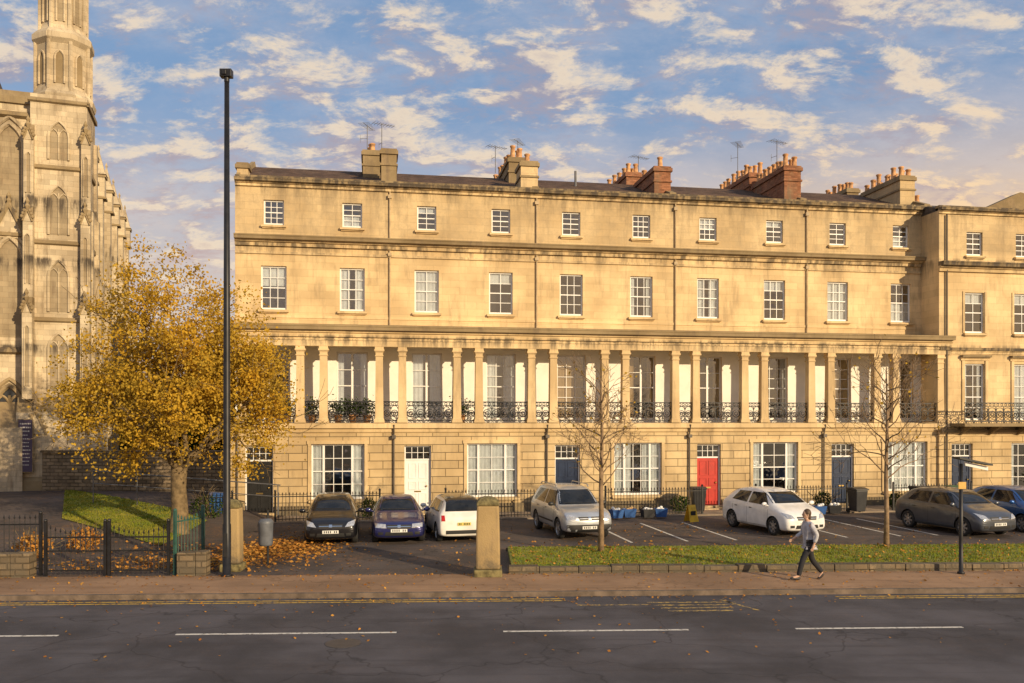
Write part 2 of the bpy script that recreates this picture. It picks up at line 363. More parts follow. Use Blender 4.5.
def chimney(par,x,y0,y1,z0,z1,mat,wd=.72,pots=4,rows=1):
    mb=MB(); mb.box(x-wd/2,x+wd/2,y0,y1,z0,z1-.25); mb.box(x-wd/2-.07,x+wd/2+.07,y0-.07,y1+.07,z1-.249,z1-.08,1); mb.box(x-wd/2-.02,x+wd/2+.02,y0-.02,y1+.02,z1-.079,z1,1)
    mb.box(x-wd/2-.05,x+wd/2+.05,y0-.05,y1+.05,z1-.75,z1-.66,1)
    c=mb.obj('chimney',par,[mat,m_trimd if mat is not m_brick else m_brick],bevel=0)
    for r_ in range(rows):
        for i in range(pots):
            q=random.choice((0,0,1,2)); k=('pot',q)
            if k not in _c:
                hh=(.50,.38,.62)[q]; p=MB(); p.lathe([(.13,0),(.15,.04),(.12,.08),(.105,hh-.1),(.14,hh-.07),(.14,hh-.02),(.11,hh),(.085,hh),(.085,hh-.2)],n=10); _c[k]=p.mesh('chimney_pot',m_pot,True)
            xo=0 if rows==1 else (r_-.5)*wd*.55
            mk('chimney_pot',_c[k],c,(x+xo+random.uniform(-.06,.06),y0+.22+(y1-y0-.44)*(i/(pots-1) if pots>1 else .5),z1-.01),rot=(random.uniform(-.03,.03),random.uniform(-.04,.04),0))
    return c
def aerial(par,x,y,z,h=1.6,yaw=.4):
    mb=MB(); mb.tube([(0,0,0),(0,0,h)],.018,5); d=Vector((math.cos(yaw),math.sin(yaw),0)); e=Vector((-d.y,d.x,0))
    mb.tube([d*-.5+Vector((0,0,h-.08)),d*.7+Vector((0,0,h-.03))],.012,4)
    for i in range(8):
        p=d*(-.45+.15*i)+Vector((0,0,h-.07)); l=.28-.015*i; mb.tube([p-e*l,p+e*l],.008,4)
    mb.tube([(0,0,h*.6),tuple(e*.35+Vector((0,0,h*.6)))],.01,4); mb.tube([tuple(e*.35+Vector((0,0,h*.6-.18))),tuple(e*.35+Vector((0,0,h*.6+.18)))],.01,4)
    mb.obj('aerial',par,m_lead,loc=(x,y,z))
s2=1.4142*.5
col_prof=[(.44*s2,0),(.44*s2,.08),(.40*s2,.10),(.40*s2,.16),(.345*s2,.19),(.345*s2,.22),(.30*s2,2.74),(.30*s2,2.76),(.36*s2,2.78),(.36*s2,2.82),(.305*s2,2.83),(.305*s2,2.92),(.38*s2,2.99)]
mbc=MB(); mbc.lathe(col_prof,n=4,rot=math.pi/4); ME_COLS=mbc.mesh('column',m_colm)
doors=[m_bk,m_white,m_blue,m_red,m_blue]
labels=["pale stone terraced house with black door, shaded by golden tree","stone terraced house with white panelled front door and iron balcony","stone terraced house with navy blue front door behind bare tree","stone terraced house with bright red front door and iron balcony","stone terraced house with navy blue door beside end house"]
curs2=[(3,6),(2,8),(0,1),(6,8),(2,5)]; cursA=[(0,5),(8,0),(0,0),(3,8),(0,5)]; curs1=[(1,1),(6,6),(7,4),(4,1),(7,4)]; curG=[1,2,6,1,2]
for n in range(5):
    h=thing('town_house',labels[n],'house',T(W*n,0),TH,'terrace of stone town houses')
    mb=MB(); ops=[]
    cxs=(1.58,4.86)
    for cx in cxs: ops+= [(cx-.42,cx+.42,12.4,13.45),(cx-.53,cx+.53,8.8,10.65),(cx-.66,cx+.66,4.12,7.02)]
    wall_open(mb,0,W,3.98,14.1,0,ops,.2,0,((3.98,7.45),1))
    if n==0: mb.q([(0,0,3.98),(0,0,14.1),(0,9,14.1),(0,9,0),(0,0,0)])
    gops=[(1.13-.56,1.13+.56,.25,3.02),(4.3-1.08,4.3+1.08,.8,3.1)]
    wall_open(mb,0,W,0,3.6,-1.2,gops,.25,2)
    for s,x in((0,0),(1,W)):
        if (n==0 and s==0) or (n==4 and s==1): mb.q([(x,-1.2,0),(x,-1.2,3.6),(x,0,3.6),(x,0,0)],2)
    mb.box(1.13-.56,1.13+.56,-1.2,-.7,.1,.249,3)
    for xa,xb,za,zb in((3.08,3.21,.8,3.1),(5.39,5.52,.8,3.1),(3.04,5.56,3.101,3.24)): mb.box(xa,xb,-1.25,-1.202,za,zb,3)
    wl=mb.obj('wall',h,[m_ash,m_log,m_rus,m_trim])
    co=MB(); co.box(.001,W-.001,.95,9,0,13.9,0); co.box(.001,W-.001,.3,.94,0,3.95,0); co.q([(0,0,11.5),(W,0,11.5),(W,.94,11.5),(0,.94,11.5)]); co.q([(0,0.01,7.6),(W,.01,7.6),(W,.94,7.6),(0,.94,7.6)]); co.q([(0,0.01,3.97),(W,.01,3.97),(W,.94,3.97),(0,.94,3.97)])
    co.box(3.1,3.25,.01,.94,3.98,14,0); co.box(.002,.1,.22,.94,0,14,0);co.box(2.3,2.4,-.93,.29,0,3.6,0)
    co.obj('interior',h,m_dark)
    c=MB(); cornice(c,0,W,0,11.48,11.92,.42,0,1); c.box(0,W,-.06,-.002,11.15,11.25,0)
    cornice(c,0,W,0,14.0,14.32,.34,0,1); c.box(0,W,-.06,.3,14.33,14.46,1); c.box(0,W,-.03,-.002,8.45,8.56,0)
    c.obj('cornice',h,[m_trim,m_trimd])
    c=MB(); c.box(0,W,-1.40,-1.0,7.16,7.52,0); c.box(0,W,-1.43,-1.401,7.40,7.46,0)
    cornice(c,0,W,-1.38,7.53,8.02,.40,0,1); c.box(0,W,-1.379,-.001,7.53,7.60,2)
    c.prism([(-1.379,7.61),(-1.379,8.0),(-.002,8.22),(-.002,7.61)],0,W,1)
    c.obj('loggia_roof',h,[m_trim,m_trimd,m_log])
    c=MB(); c.box(0,W,-1.2,-.001,3.61,3.90,0); c.prism([(-1.201,3.55),(-1.26,3.6),(-1.28,3.72),(-1.40,3.76),(-1.40,3.96),(-1.201,3.98)],0,W,0); c.box(0,W,-1.2,-.001,3.901,3.985,1)
    bal=c.obj('balcony',h,[m_trim,m_trimd])
    cols=(.48,2.78,3.72,6.0)
    c=MB()
    xs=[(cols[0]+.17,cols[1]-.17),(cols[1]+.17,cols[2]-.17),(cols[2]+.17,cols[3]-.17),(0.,cols[0]-.17),(cols[3]+.17,W)]
    for a,b in xs: rail_panel(c,a,b,-1.2,3.99)
    c.obj('railing',bal,m_iron)
    for x in cols:
        o=mk('column',ME_COLS,h,(x,-1.2,3.985))
        c=MB(); c.box(-.21,.21,-.21,.21,2.99,3.06); c.box(-.185,.185,-.185,.185,3.061,3.174); c.obj('capital',o,m_colm)
    for i,cx in enumerate(cxs):
        window(h,cx,0,12.4,.84,1.05,((1,2),) if (n+i)%3 else ((1,3),),4,cursA[n][i])
        window(h,cx,0,8.8,1.06,1.85,((1,3),) if n!=1 else ((1,2),),4,curs2[n][i])
        window(h,cx,0,4.12,1.32,2.9,((1,1),(1,1)) if (n+i)%2 else ((1,3),),6 if (n+i)%2==0 else 4,curs1[n][i],False)
    window(h,4.3,-1.2,.8,2.16,2.3,((.36,1),(1,2 if n%2 else 3),(.36,1)),4,curG[n])
    door(h,1.13,-1.2,.25,1.12,2.77,doors[n])
    c=MB(); c.box(0,1.13-.6,-1.26,-1.202,0,.55); c.box(1.13+.6,W,-1.26,-1.202,0,.55)
    c.obj('plinth',h,m_trimd)
    if n<4:
        c=MB(); c.tube([(W-.02,-.07,11.45),(W-.02,-.07,8.2)],.034,8); c.tube([(W-.02,-.07,14.0),(W-.02,-.07,11.95)],.034,8); c.box(W-.10,W+.06,-.14,-.005,11.2,11.34); c.box(W-.10,W+.06,-.14,-.005,13.7,13.85)
        c.obj('downpipe',h,m_pipel)
    c=MB(); x=(.28,.12,.2,.18,.15)[n]; c.tube([(x,-1.42,3.9),(x,-1.28,3.5),(x,-1.28,.2)],.036,8); c.box(x-.08,x+.08,-1.42,-1.22,3.32,3.46)
    c.obj('downpipe',h,m_pipe)
    c=MB(); c.prism([(.31,14.2),(.31,14.42),(5.,16.25),(9.2,14.4),(9.2,14.2)],0.16,W-.16,0); c.obj('roof',h,m_tile)
    c=MB(); c.prism([(.30,14.2),(.30,14.62),(5.,16.50),(9.2,14.65),(9.2,14.2)],W-.155,W+.155,0)
    if n==0: c.prism([(.30,14.2),(.30,14.62),(5.,16.50),(9.2,14.65),(9.2,14.2)],.002,.158,0)
    c.obj('party_wall',h,m_trimd)
    x=W
    if n==0:
        chimney(h,.24,.4,1.0,14.2,15.1,m_ash,.46,0)
        chimney(h,x-.05,.2,1.3,14.2,15.95,m_trimd,.66,0); chimney(h,x-.80,2.6,6.5,14.5,16.6,m_trimd,.8,8); aerial(h,x-.3,5.3,16.4,2.4); aerial(h,x-1.0,3.3,16.4,1.6,1.2)
    if n==1: chimney(h,x-.28,.3,1.5,14.2,15.75,m_ash,.78,1); chimney(h,x-.35,3.2,8.6,14.5,16.8,m_trimd,.8,8,2); aerial(h,x,5,16.4,1.8,1.); aerial(h,x-1,6,16.8,1.4)
    if n==2: chimney(h,x-.3,.9,3.9,14.2,16.0,m_brick,.8,2); chimney(h,x-.4,5.,8.8,14.5,16.9,m_brick,.8,5,2); aerial(h,x,5.5,16.6,1.3)
    if n==3: chimney(h,x-.4,.6,4.0,14.2,16.25,m_brick,.85,8,2); chimney(h,x-.4,4.4,9.2,14.5,17.0,m_brick,.85,9,2); aerial(h,x-.5,2,16.,1.9); aerial(h,x-1.2,5,16.8,1.9,.9)
    if n==4: chimney(h,x-.45,1.2,4.6,14.2,16.25,m_ash,.8,6,2); chimney(h,x-.3,6.3,9.2,14.5,17.0,m_trimd,.7,7)
    if n==2:
        c=MB(); c.tube([(0,0,0),(0,0,.9)],.06,8); c.obj('flue_pipe',h,m_lead,loc=(2.5,3,15.3))
for k in range(2):
    PW=7.2; lab=["projecting end house of terrace with iron balcony and navy door","stone end house adjoining the projecting end of terrace"][k]
    h=thing('end_house',lab,'house',T(W*5-.55+PW*k,1.32),TH,'end houses of terrace')
    mb=MB(); ops=[]; cxs=(1.85,4.45)
    for cx in cxs: ops+=[(cx-.42,cx+.42,11.85,12.95),(cx-.5,cx+.5,8.2,10.1),(cx-.52,cx+.52,4.1,6.75)]
    ops+=[(1.2-.55,1.2+.55,.25,3.0),(4.45-.65,4.45+.65,.8,3.0)]
    wall_open(mb,0,PW,3.5,13.9,0,[o for o in ops if o[2]>3.5],.2,0); wall_open(mb,0,PW,0,3.5,0,[o for o in ops if o[2]<3.5],.2,1)
    mb.q([(0,0,3.5),(0,0,13.9),(0,9,13.9),(0,9,3.5)],0); mb.q([(0,0,0),(0,0,3.5),(0,9,3.5),(0,9,0)],1); mb.q([(PW,0,0),(PW,9,0),(PW,9,13.9),(PW,0,13.9)],0)
    mb.obj('wall',h,[m_ash,m_rus])
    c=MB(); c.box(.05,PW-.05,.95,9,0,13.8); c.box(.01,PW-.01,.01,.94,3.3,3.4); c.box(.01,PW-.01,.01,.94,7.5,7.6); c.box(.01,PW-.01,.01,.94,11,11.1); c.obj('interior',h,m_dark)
    c=MB(); cornice(c,-.05,PW,0,11.05,11.5,.42,0,1); cornice(c,-.05,PW,0,13.75,14.02,.3,0,1); c.box(-.02,PW,-.05,.25,14.03,14.14,1); cornice(c,-.03,PW,0,7.2,7.5,.16); cornice(c,-.02,PW,0,3.35,3.65,.2)
    for cx in cxs:
        cornice(c,cx-.75,cx+.75,0,6.9,7.15,.22); c.box(cx-.68,cx-.54,-.05,-.001,4.1,6.89); c.box(cx+.54,cx+.68,-.05,-.001,4.1,6.89)
        for s in(-1,1): c.box(cx+s*.58-.05,cx+s*.58+.05,-.035,-.001,8.2,10.15)
    c.obj('cornice',h,[m_trim,m_trimd])
    for cx in cxs:
        window(h,cx,0,11.85,.84,1.1,((1,2),),4,0); window(h,cx,0,8.2,1.0,1.9,((1,2),),4,8); window(h,cx,0,4.1,1.04,2.65,((1,2),),5,(1,2)[cx>3],False)
    window(h,4.45,0,.8,1.3,2.2,((1,3),),4,1); door(h,1.2,0,.25,1.1,2.75,m_blue)
    c=MB(); c.box(.5,PW-.3,-1.1,-.001,3.80,3.95)
    for x in (1,2.5,4,5.5,6.6): c.prism([(-.9,3.79),(-.001,3.79),(-.001,3.35)],x,x+.1)
    bal=c.obj('balcony',h,m_trimd); c=MB(); rail_panel(c,.5,PW-.3,-1.08,3.95,.95); c.obj('railing',bal,m_iron)
    c=MB(); c.tube([(.35,-.08,13.7),(.35,-.08,.2)],.04,8); c.obj('downpipe',h,m_pipe)
    c=MB(); c.prism([(.26,13.9),(.26,14.1),(5,15.5),(9.2,14.1),(9.2,13.9)],0,PW); c.obj('roof',h,m_slate)
    c=MB(); pts=[(4.6,14.0),(8.4,14.0),(8.4,15.6),(7.0,15.9),(5.2,15.1),(4.6,14.9)]
    c.v=[(x,3.2,z) for x,z in pts]+[(x,3.9,z) for x,z in pts]; nn=len(pts); c.f=[tuple(range(nn)),tuple(range(nn,2*nn))[::-1]]+[(i,i+nn,(i+1)%nn+nn,(i+1)%nn) for i in range(nn)]; c.m=[0]*len(c.f)
    c.obj('gable_wall',h,m_trimd)
    if k==0:
        for xx in(1.9,2.6): chimney(h,xx,5.0,5.6,14.6,15.6,m_brick,.5,1)
# ------------------------------------------------------------ church
PH=R(19); CO=Vector((-19.95,40.2,.55))
ch=thing('church','gothic stone church with octagonal stair turret and buttresses','church',CO,PH)
def arch_pts(cx,w,z0,zs,n=7):
    p=[(cx-w/2,z0),(cx-w/2,zs)]
    for i in range(1,n+1):
        a=math.pi-(math.pi/3)*i/n; p.append((cx+w/2+w*math.cos(a),zs+w*math.sin(a)))
    q=[(2*cx-x,z) for x,z in p[:-1]][::-1]
    return p+q
def arch(mb,cx,w,z0,zs,y,r=.09,mi=0,mp=1,mull=0,ax='y',hood=True):
    P=arch_pts(cx,w,z0,zs)
    f=(lambda x,z,d=0:(x,y-d,z)) if ax=='y' else (lambda x,z,d=0:(y+d,x,z))
    mb.q([f(x,z,.012) for x,z in P],mp)
    mb.tube([f(x,z,.05) for x,z in P],r,6,mi)
    if hood:
        P2=arch_pts(cx,w+.35,z0+.3,zs); mb.tube([f(x,z,.04) for x,z in P2[1:-1]],r*.8,6,mi)
    for i in range(mull):
        x=cx-w/2+w*(i+1)/(mull+1); mb.tube([f(x,z0,.04),f(x,zs+w*.45,.04)],r*.55,5,mi)
    if mull:
        for i in range(mull+1):
            x0=cx-w/2+w*(i+.5)/(mull+1); Q=arch_pts(x0,w/(mull+1),zs-.1,zs); mb.tube([f(x,z,.04) for x,z in Q],r*.5,5,mi)
def gablet(mb,cx,y,z,w,h,r=.09,mi=2):
    mb.q([(cx-w/2,y-.03,z),(cx+w/2,y-.03,z),(cx,y-.03,z+h)],0)
    for s in(-1,1):
        mb.tube([(cx+s*w/2,y-.08,z),(cx,y-.08,z+h)],r,6,mi)
        for k in(.25,.5,.75): mb.ell((cx+s*w/2*(1-k)+s*.07,y-.1,z+h*k+.06),(.09,.08,.09),6,5,mi)
    mb.lathe([(.05,0),(.13,.18),(.05,.3),(.10,.4),(.01,.6)],cx,y-.08,6,mi,0,z+h-.05)
m_cdark=M('church_window_glass',(.03,.032,.035),.25,var=.4); m_cblind=stone('blind_panel_painted_shade',(.34,.28,.19),bw=.5,bh=.25,joint=.3,grime=.8)  # blind arch panels lie flat; darker stone colour paints in the shade of a recess
CM=[m_church,m_cdark,m_trimd,m_cblind]
c=MB()
c.box(-3.0,.40,-.45,3.2,-1,3.9,0); c.prism([(-.45,3.9),(-.05,4.6),(3.2,4.6),(3.2,3.9)],-3.0,.40,2); c.box(-3.1,.5,-.6,3.2,-1,.75,2); c.prism([(-.6,.75),(-.45,.95),(3.2,.95),(3.2,.75)],-3.1,.5,2)
gablet(c,-2.2,-.47,2.9,.9,1.1,.06); gablet(c,-.5,-.47,2.9,.9,1.1,.06)
c.box(-2.5,-.12,-.05,2.6,4.5,18.7,0)
for z in(8.1,11.7,15.2,18.3): c.prism([(-.06,z),(-.16,z+.06),(-.16,z+.14),(-.06,z+.24)],-2.6,-.02,2); c.box(-.119,-.02,-.16,2.7,z,z+.2,2)
for x0,x1 in((-2.72,-2.32),(-.34,.06)):
    for za,zb,d in((4.5,9.2,.62),(9.2,13.4,.45),(13.4,17.2,.28)):
        c.box(x0,x1,-.05-d,-.051,za,zb-.35,0); c.prism([(-.05-d,zb-.35),(-.05-d+.17,zb),(-.051,zb),(-.051,zb-.35)],x0,x1,2)
        gablet(c,(x0+x1)/2,-.05-d,zb-.75,.40,.55,.04)
        arch(c,(x0+x1)/2,.2,za+.6,zb-1.5,-.051-d,.03,0,3,0,'y',False)
for y0,y1 in((.05,.45),(2.15,2.55)):
    for za,zb,d in((4.5,9.2,.32),(9.2,13.4,.22),(13.4,17.2,.12)): c.box(-.119,-.1+d,y0,y1,za,zb,0)
for z0,z1 in((4.9,7.6),(8.6,11.0),(12.2,14.5),(15.7,17.5)): arch(c,-1.32,.85,z0,z1-.75,-.052,.06,0,3,1,'y',False)
c.obj('turret_wall',ch,CM)
c=MB(); oct_=math.pi/8; cx,cy=-1.33,1.35
c.lathe([(1.42,18.6),(1.48,18.85),(1.32,19.05),(1.2,19.3),(1.2,21.3),(1.38,21.5),(1.38,21.75),(1.26,21.9),(1.06,22.1),(1.0,22.3),(1.0,25.6),(1.25,25.8),(1.25,26.1),(1.0,26.3),(.1,31)],cx,cy,8,0,oct_)
for i in range(8):
    a=i*math.pi/4; n_=Vector((math.cos(a),math.sin(a),0)); t_=Vector((-n_.y,n_.x,0))
    for rr,z0,zs,w_ in((1.111,19.4,20.6,.40),(.926,22.4,24.6,.34)):
        P=arch_pts(0,w_,z0,zs,5); o=Vector((cx,cy,0))+n_*rr
        c.q([tuple(o+t_*x+n_*.012+Vector((0,0,z))) for x,z in P],3 if rr<1 else 2); c.tube([tuple(o+t_*x+n_*.03+Vector((0,0,z))) for x,z in P],.055,5,0)
    a2=a+oct_; e=Vector((cx+1.22*math.cos(a2),cy+1.22*math.sin(a2),0)); c.tube([tuple(e+Vector((0,0,19.1))),tuple(e+Vector((0,0,21.5)))],.09,6,0)
    e=Vector((cx+1.03*math.cos(a2),cy+1.03*math.sin(a2),0)); c.tube([tuple(e+Vector((0,0,21.9))),tuple(e+Vector((0,0,25.8)))],.09,6,0)
c.obj('octagonal_turret',ch,CM)
c=MB(); c.box(-10,-2.51,.5,1.2,-1,18.3,0)
for i in range(4):
    xx=-3.45-i*2.0
    arch(c,xx,1.2,13.0,16.3,.5,.12,0,3); arch(c,xx,1.2,7.4,11.0,.5,.12,0,3); gablet(c,xx,.42,12.0,1.5,1.6,.10)
    arch(c,xx,1.1,1.0,4.2,.5,.12,2,1,1)
    c.box(xx-1.2,xx-.8,-.1,.499,-1,16.5); c.prism([(-.1,16.5),(.499,17.6),(.499,16.5)],xx-1.2,xx-.8,2)
for z in(6.6,12.0,17.6): c.prism([(.5,z),(.3,z+.1),(.3,z+.22),(.5,z+.35)],-10,-2.52,2)
c.prism([(.38,18.3),(.38,18.6),(.5,18.9),(1.25,18.9),(1.25,18.3)],-10,-2.52,2)
c.box(-9,-2.7,-.7,.5,-1,3.2,0); c.prism([(-.7,3.2),(.499,4.4),(.499,3.2)],-9,-2.7,2)
c.obj('facade_wall',ch,CM)
c=MB(); c.lathe([(2.4,18.0),(2.4,18.9),(.05,23.8)],-6.0,5.5,4,0,math.pi/4); c.obj('spire',ch,m_slate)
c=MB(); c.box(-10,-1.2,2.61,24,-1,15.6,0)
for i in range(6):
    y=4.0+i*3.5
    c.box(-1.199,.05,y,y+.75,-1,10.5,0); c.box(-1.199,-.35,y+.05,y+.7,10.5,15.9,0)
    c.q([(.05,y,10.5),(.05,y+.75,10.5),(-.35,y+.75,11.4),(-.35,y,11.4)],2); c.q([(.05,y,10.5),(-.35,y,11.4),(-.35,y,10.5)],0)
    c.box(-.95,-.25,y+.03,y+.72,15.9,17.2,0); c.lathe([(.62,0),(.48,.15),(.05,1.4),(.10,1.5),(.02,1.7)],-.6,y+.375,4,0,math.pi/4,17.2)
    for zc in (15.9,17.1): c.box(-1.02,-.18,y-.02,y+.77,zc-.06,zc+.06,2)
    arch(c,y+2.12,1.5,4,11.5,-1.199,.12,0,1,1,'x'); arch(c,y+2.12,1.2,.3,1.9,-1.199,.1,0,3,0,'x')
c.box(-1.3,-1.0,2.62,24,15.6,16.5,0); c.box(-1.199,-1.0,2.62,24,13.6,13.8,2); c.box(-1.199,-1.05,2.62,24,3.0,3.2,2)
c.obj('nave_wall',ch,CM)
c=MB(); c.q([(-1.3,3,15.9),(-1.3,24,15.9),(-5.6,24,19.3),(-5.6,3,19.3)]); c.q([(-10,3,15.9),(-5.6,3,19.3),(-5.6,24,19.3),(-10,24,15.9)]); c.obj('roof',ch,m_slate)
c=MB(); c.box(-.32,.32,-.06,0,0,2.45,0); c.box(-.28,.28,-.068,-.061,.04,2.41,1)
for i in range(12):
    wd=random.uniform(.12,.22); zz=2.2-i*.17; x=-wd
    while x<wd-.02:
        lw=random.uniform(.03,.09); c.box(x,min(x+lw,wd),-.073,-.069,zz,zz+(.06 if i<3 else .04),2); x+=lw+.02
m_bn=M('board_navy',(.045,.03,.07),.4)
nb=c.obj('notice_board',None,[m_trimd,m_bn,M('pale_lettering',(.50,.47,.44),.7)])
nb.location=CO+Matrix.Rotation(PH,3,'Z')@Vector((-2.58,-.62,1.15)); nb.rotation_euler=(0,0,PH)
tag(nb,'tall dark church notice board with pale lettering on stone pier','sign')
# ------------------------------------------------------------ ground
def sheet(name,pts,z,mat,kind='structure'):
    mb=MB(); mb.q([(p[0],p[1],z) for p in pts]); o=mb.obj(name,None,mat); tag(o,kind=kind); return o
sheet('ground',[(-900,-400),(900,-400),(900,1500),(-900,1500)],-.03,m_earth)
sheet('road',[RD(-150,-7.6),RD(150,-7.6),RD(150,.0),RD(-150,.0)],0,m_road)
def slab(name,a0,a1,b0,b1,z0,z1,mat):
    mb=MB(); mb.box(a0,a1,b0,b1,z0,z1); o=mb.obj(name,None,mat,loc=R0,rot=(0,0,RH)); tag(o,kind='structure'); return o
slab('kerb',-150,150,.0,.15,-.02,.115,m_kerb); slab('pavement',-150,150,.151,2.3,-.02,.12,m_pave)
slab('kerb',-150,150,-7.75,-7.6,-.02,.125,m_kerb); slab('pavement',-150,150,-12,-7.751,-.02,.12,m_pave)
slab('car_park',-12.2,60,2.301,22,-.02,.104,m_park)
mb=MB(); mb.box(-4,60,-3.6,-1.261,.0,.16); o=mb.obj('front_path',None,M('path_paving',(.26,.20,.14),.85,var=.3,scale=2,bump=.3),loc=T0,rot=(0,0,TH)); tag(o,kind='structure')
mb=MB()
def mark(a0,a1,b0,b1,z=.004): mb.q([(a0,b0,z),(a1,b0,z),(a1,b1,z),(a0,b1,z)])
for a0_,a1_ in((-24.5,-21),(-18.7,-14.7),(-12.6,-8.75),(-6.55,-2.35),(-.29,3.33),(5.45,8.8),(10.9,14.4),(16.6,20.2)): mark(a0_,a1_,-3.27,-3.17)
o=mb.obj('road_marking',None,m_line,loc=R0,rot=(0,0,RH)); tag(o,kind='structure')
mb=MB(); mark(-60,1.2,-.30,-.22); mark(-60,1.2,-.50,-.42); mark(7.5,60,-.30,-.22); mark(7.5,60,-.50,-.42); o=mb.obj('yellow_line',None,m_yel,loc=R0,rot=(0,0,RH)); tag(o,kind='structure')
mb=MB()
for i in range(4): mark(3.0+.1*i,5.0-.1*i,-.8-.28*i,-.68-.28*i)
mark(1.4,3,-1.0,-.9)
mb.q([(5.2,-1.6,.004),(5.3,-1.6,.004),(4.8,-.5,.004),(4.7,-.5,.004)]); o=mb.obj('faded_road_marking',None,m_yelf,loc=R0,rot=(0,0,RH)); tag(o,kind='structure')
mb=MB()
for u in (14.0,15.9,17.6,21.6,23.6,25.0,27.6):
    mb.q([(u,-10.6,.108),(u+.10,-10.6,.108),(u+.10,-5.6,.108),(u,-5.6,.108)])
o=mb.obj('bay_marking',None,m_line,loc=T0,rot=(0,0,TH)); tag(o,kind='structure')
mb=MB(); mb.lathe([(.33,0),(.33,.004)],0,0,20); o=mb.obj('manhole_cover',None,M('cast_iron_cover',(.05,.045,.045),.5),loc=(-3.1,15.6,.003)); tag(o,kind='structure')
def hgt(x,y):
    def ss(t): t=max(0,min(1,t)); return t*t*(3-2*t)
    return .11+.75*ss((y-23.5)/15)*ss((-x-8.5)/5)
def bil(P,a,b): return tuple((1-a)*(1-b)*P[0][i]+a*(1-b)*P[1][i]+a*b*P[2][i]+(1-a)*b*P[3][i] for i in(0,1))
def terrain(name,P,nu,nv,mat,off):
    mb=MB(); g=[[None]*(nv+1) for _ in range(nu+1)]
    for i in range(nu+1):
        for j in range(nv+1):
            x,y=bil(P,i/nu,j/nv); g[i][j]=len(mb.v); mb.v.append((x,y,hgt(x,y)+off))
    for i in range(nu):
        for j in range(nv): mb.f.append((g[i][j],g[i+1][j],g[i+1][j+1],g[i][j+1])); mb.m.append(0)
    o=mb.obj(name,None,mat,True); tag(o,kind='structure'); return o
terrain('church_drive',[(-45,20.6),(-8.2,21.7),(-8.2,60),(-45,60)],60,50,m_park,.0)
LP=[(-16.4,31.0),(-11.0,26.6),(-11.3,31.5),(-20.6,39.2)]
terrain('lawn',LP,30,20,m_grass,.03)
def blades(name,pts,hmin,hmax,wd,mat):
    n=len(pts); ang=rng.uniform(0,2*math.pi,n); hh=rng.uniform(hmin,hmax,n); le=rng.uniform(-.5,.5,(n,2))*hh[:,None]
    dx=np.stack([np.cos(ang),np.sin(ang),np.zeros(n)],1)*wd
    v=np.empty((n,3,3)); v[:,0]=pts-dx; v[:,1]=pts+dx; v[:,2]=pts; v[:,2,2]+=hh; v[:,2,:2]+=le
    me=bpy.data.meshes.new(name); me.vertices.add(n*3); me.vertices.foreach_set('co',v.reshape(-1)); me.loops.add(n*3); me.loops.foreach_set('vertex_index',np.arange(n*3))
    me.polygons.add(n); me.polygons.foreach_set('loop_start',np.arange(n)*3); me.update(calc_edges=True); me.materials.append(mat); o=mk(name,me); tag(o,kind='stuff'); return o
def quads(name,cen,size,mat,flat=False,parent=None,elong=1.3):
    n=len(cen); s=rng.uniform(.6,1.2,n)[:,None]*size
    a=rng.normal(size=(n,3))
    if flat: a[:,2]*=.15
    a/=np.linalg.norm(a,axis=1)[:,None]; b=rng.normal(size=(n,3))
    if flat: b[:,2]*=.15
    b-=a*(a*b).sum(1)[:,None]; b/=np.linalg.norm(b,axis=1)[:,None]
    a=a*s*elong*.5; b=b*s*.5
    v=np.stack([cen-a,cen+b*.9,cen+a,cen-b*.9],1)
    me=bpy.data.meshes.new(name); me.vertices.add(n*4); me.vertices.foreach_set('co',v.reshape(-1)); me.loops.add(n*4); me.loops.foreach_set('vertex_index',np.arange(n*4))
    me.polygons.add(n); me.polygons.foreach_set('loop_start',np.arange(n)*4); me.update(calc_edges=True); me.materials.append(mat); return mk(name,me,parent)
n=11000; XY=[bil(LP,a_,b_) for a_,b_ in rng.uniform(0,1,(n,2))]
blades('lawn_grass',np.array([[x,y,hgt(x,y)+.02] for x,y in XY]),.03,.08,.025,m_blade)
mb=MB(); mb.box(.1,40,2.63,6.2,.0,.24); o=mb.obj('verge',None,m_grass,loc=R0,rot=(0,0,RH)); tag(o,kind='structure')
n=20000; a_=rng.uniform(.15,24,n); b_=rng.uniform(2.66,6.15,n)
P=np.array([[*RD(x,y,.235)] for x,y in zip(a_,b_)]); blades('verge_grass',P,.02,.07,.022,m_blade)
mb=MB(); x=0.
while x<40:
    l=random.uniform(.7,1.1); hh=random.uniform(.26,.32); mb.box(x,x+l-.012,2.32+random.uniform(0,.02),2.62,.0,hh); x+=l
o=mb.obj('low_wall',None,m_rubble,loc=R0,rot=(0,0,RH),bevel=.02); tag(o,'low stone retaining wall edging the grass verge','wall')
mb=MB(); mb.box(.05,40,6.21,6.34,.0,.2); o=mb.obj('verge_kerb',None,m_kerb,loc=R0,rot=(0,0,RH)); tag(o,kind='structure')
def litter(name,n,fn,size=.09):
    P=np.array([fn() for _ in range(n)]); o=quads(name,P,size,m_fall,True); tag(o,kind='stuff')
def f_drive():
    x=random.gauss(-9.6,1.6); y=random.choice([random.uniform(22.2,24.5),random.uniform(22.4,27)]); return (x,y,hgt(x,y)+random.uniform(.03,.09)) if x<-8.3 else (x,y,.12+random.uniform(0,.03))
def f_pave():
    a=random.uniform(-16,16)-abs(random.gauss(0,2)); b=random.choice([random.uniform(.1,2.3),2.28-abs(random.gauss(0,.12))]); p=RD(a,b); return (p.x,p.y,.13+random.uniform(0,.015))
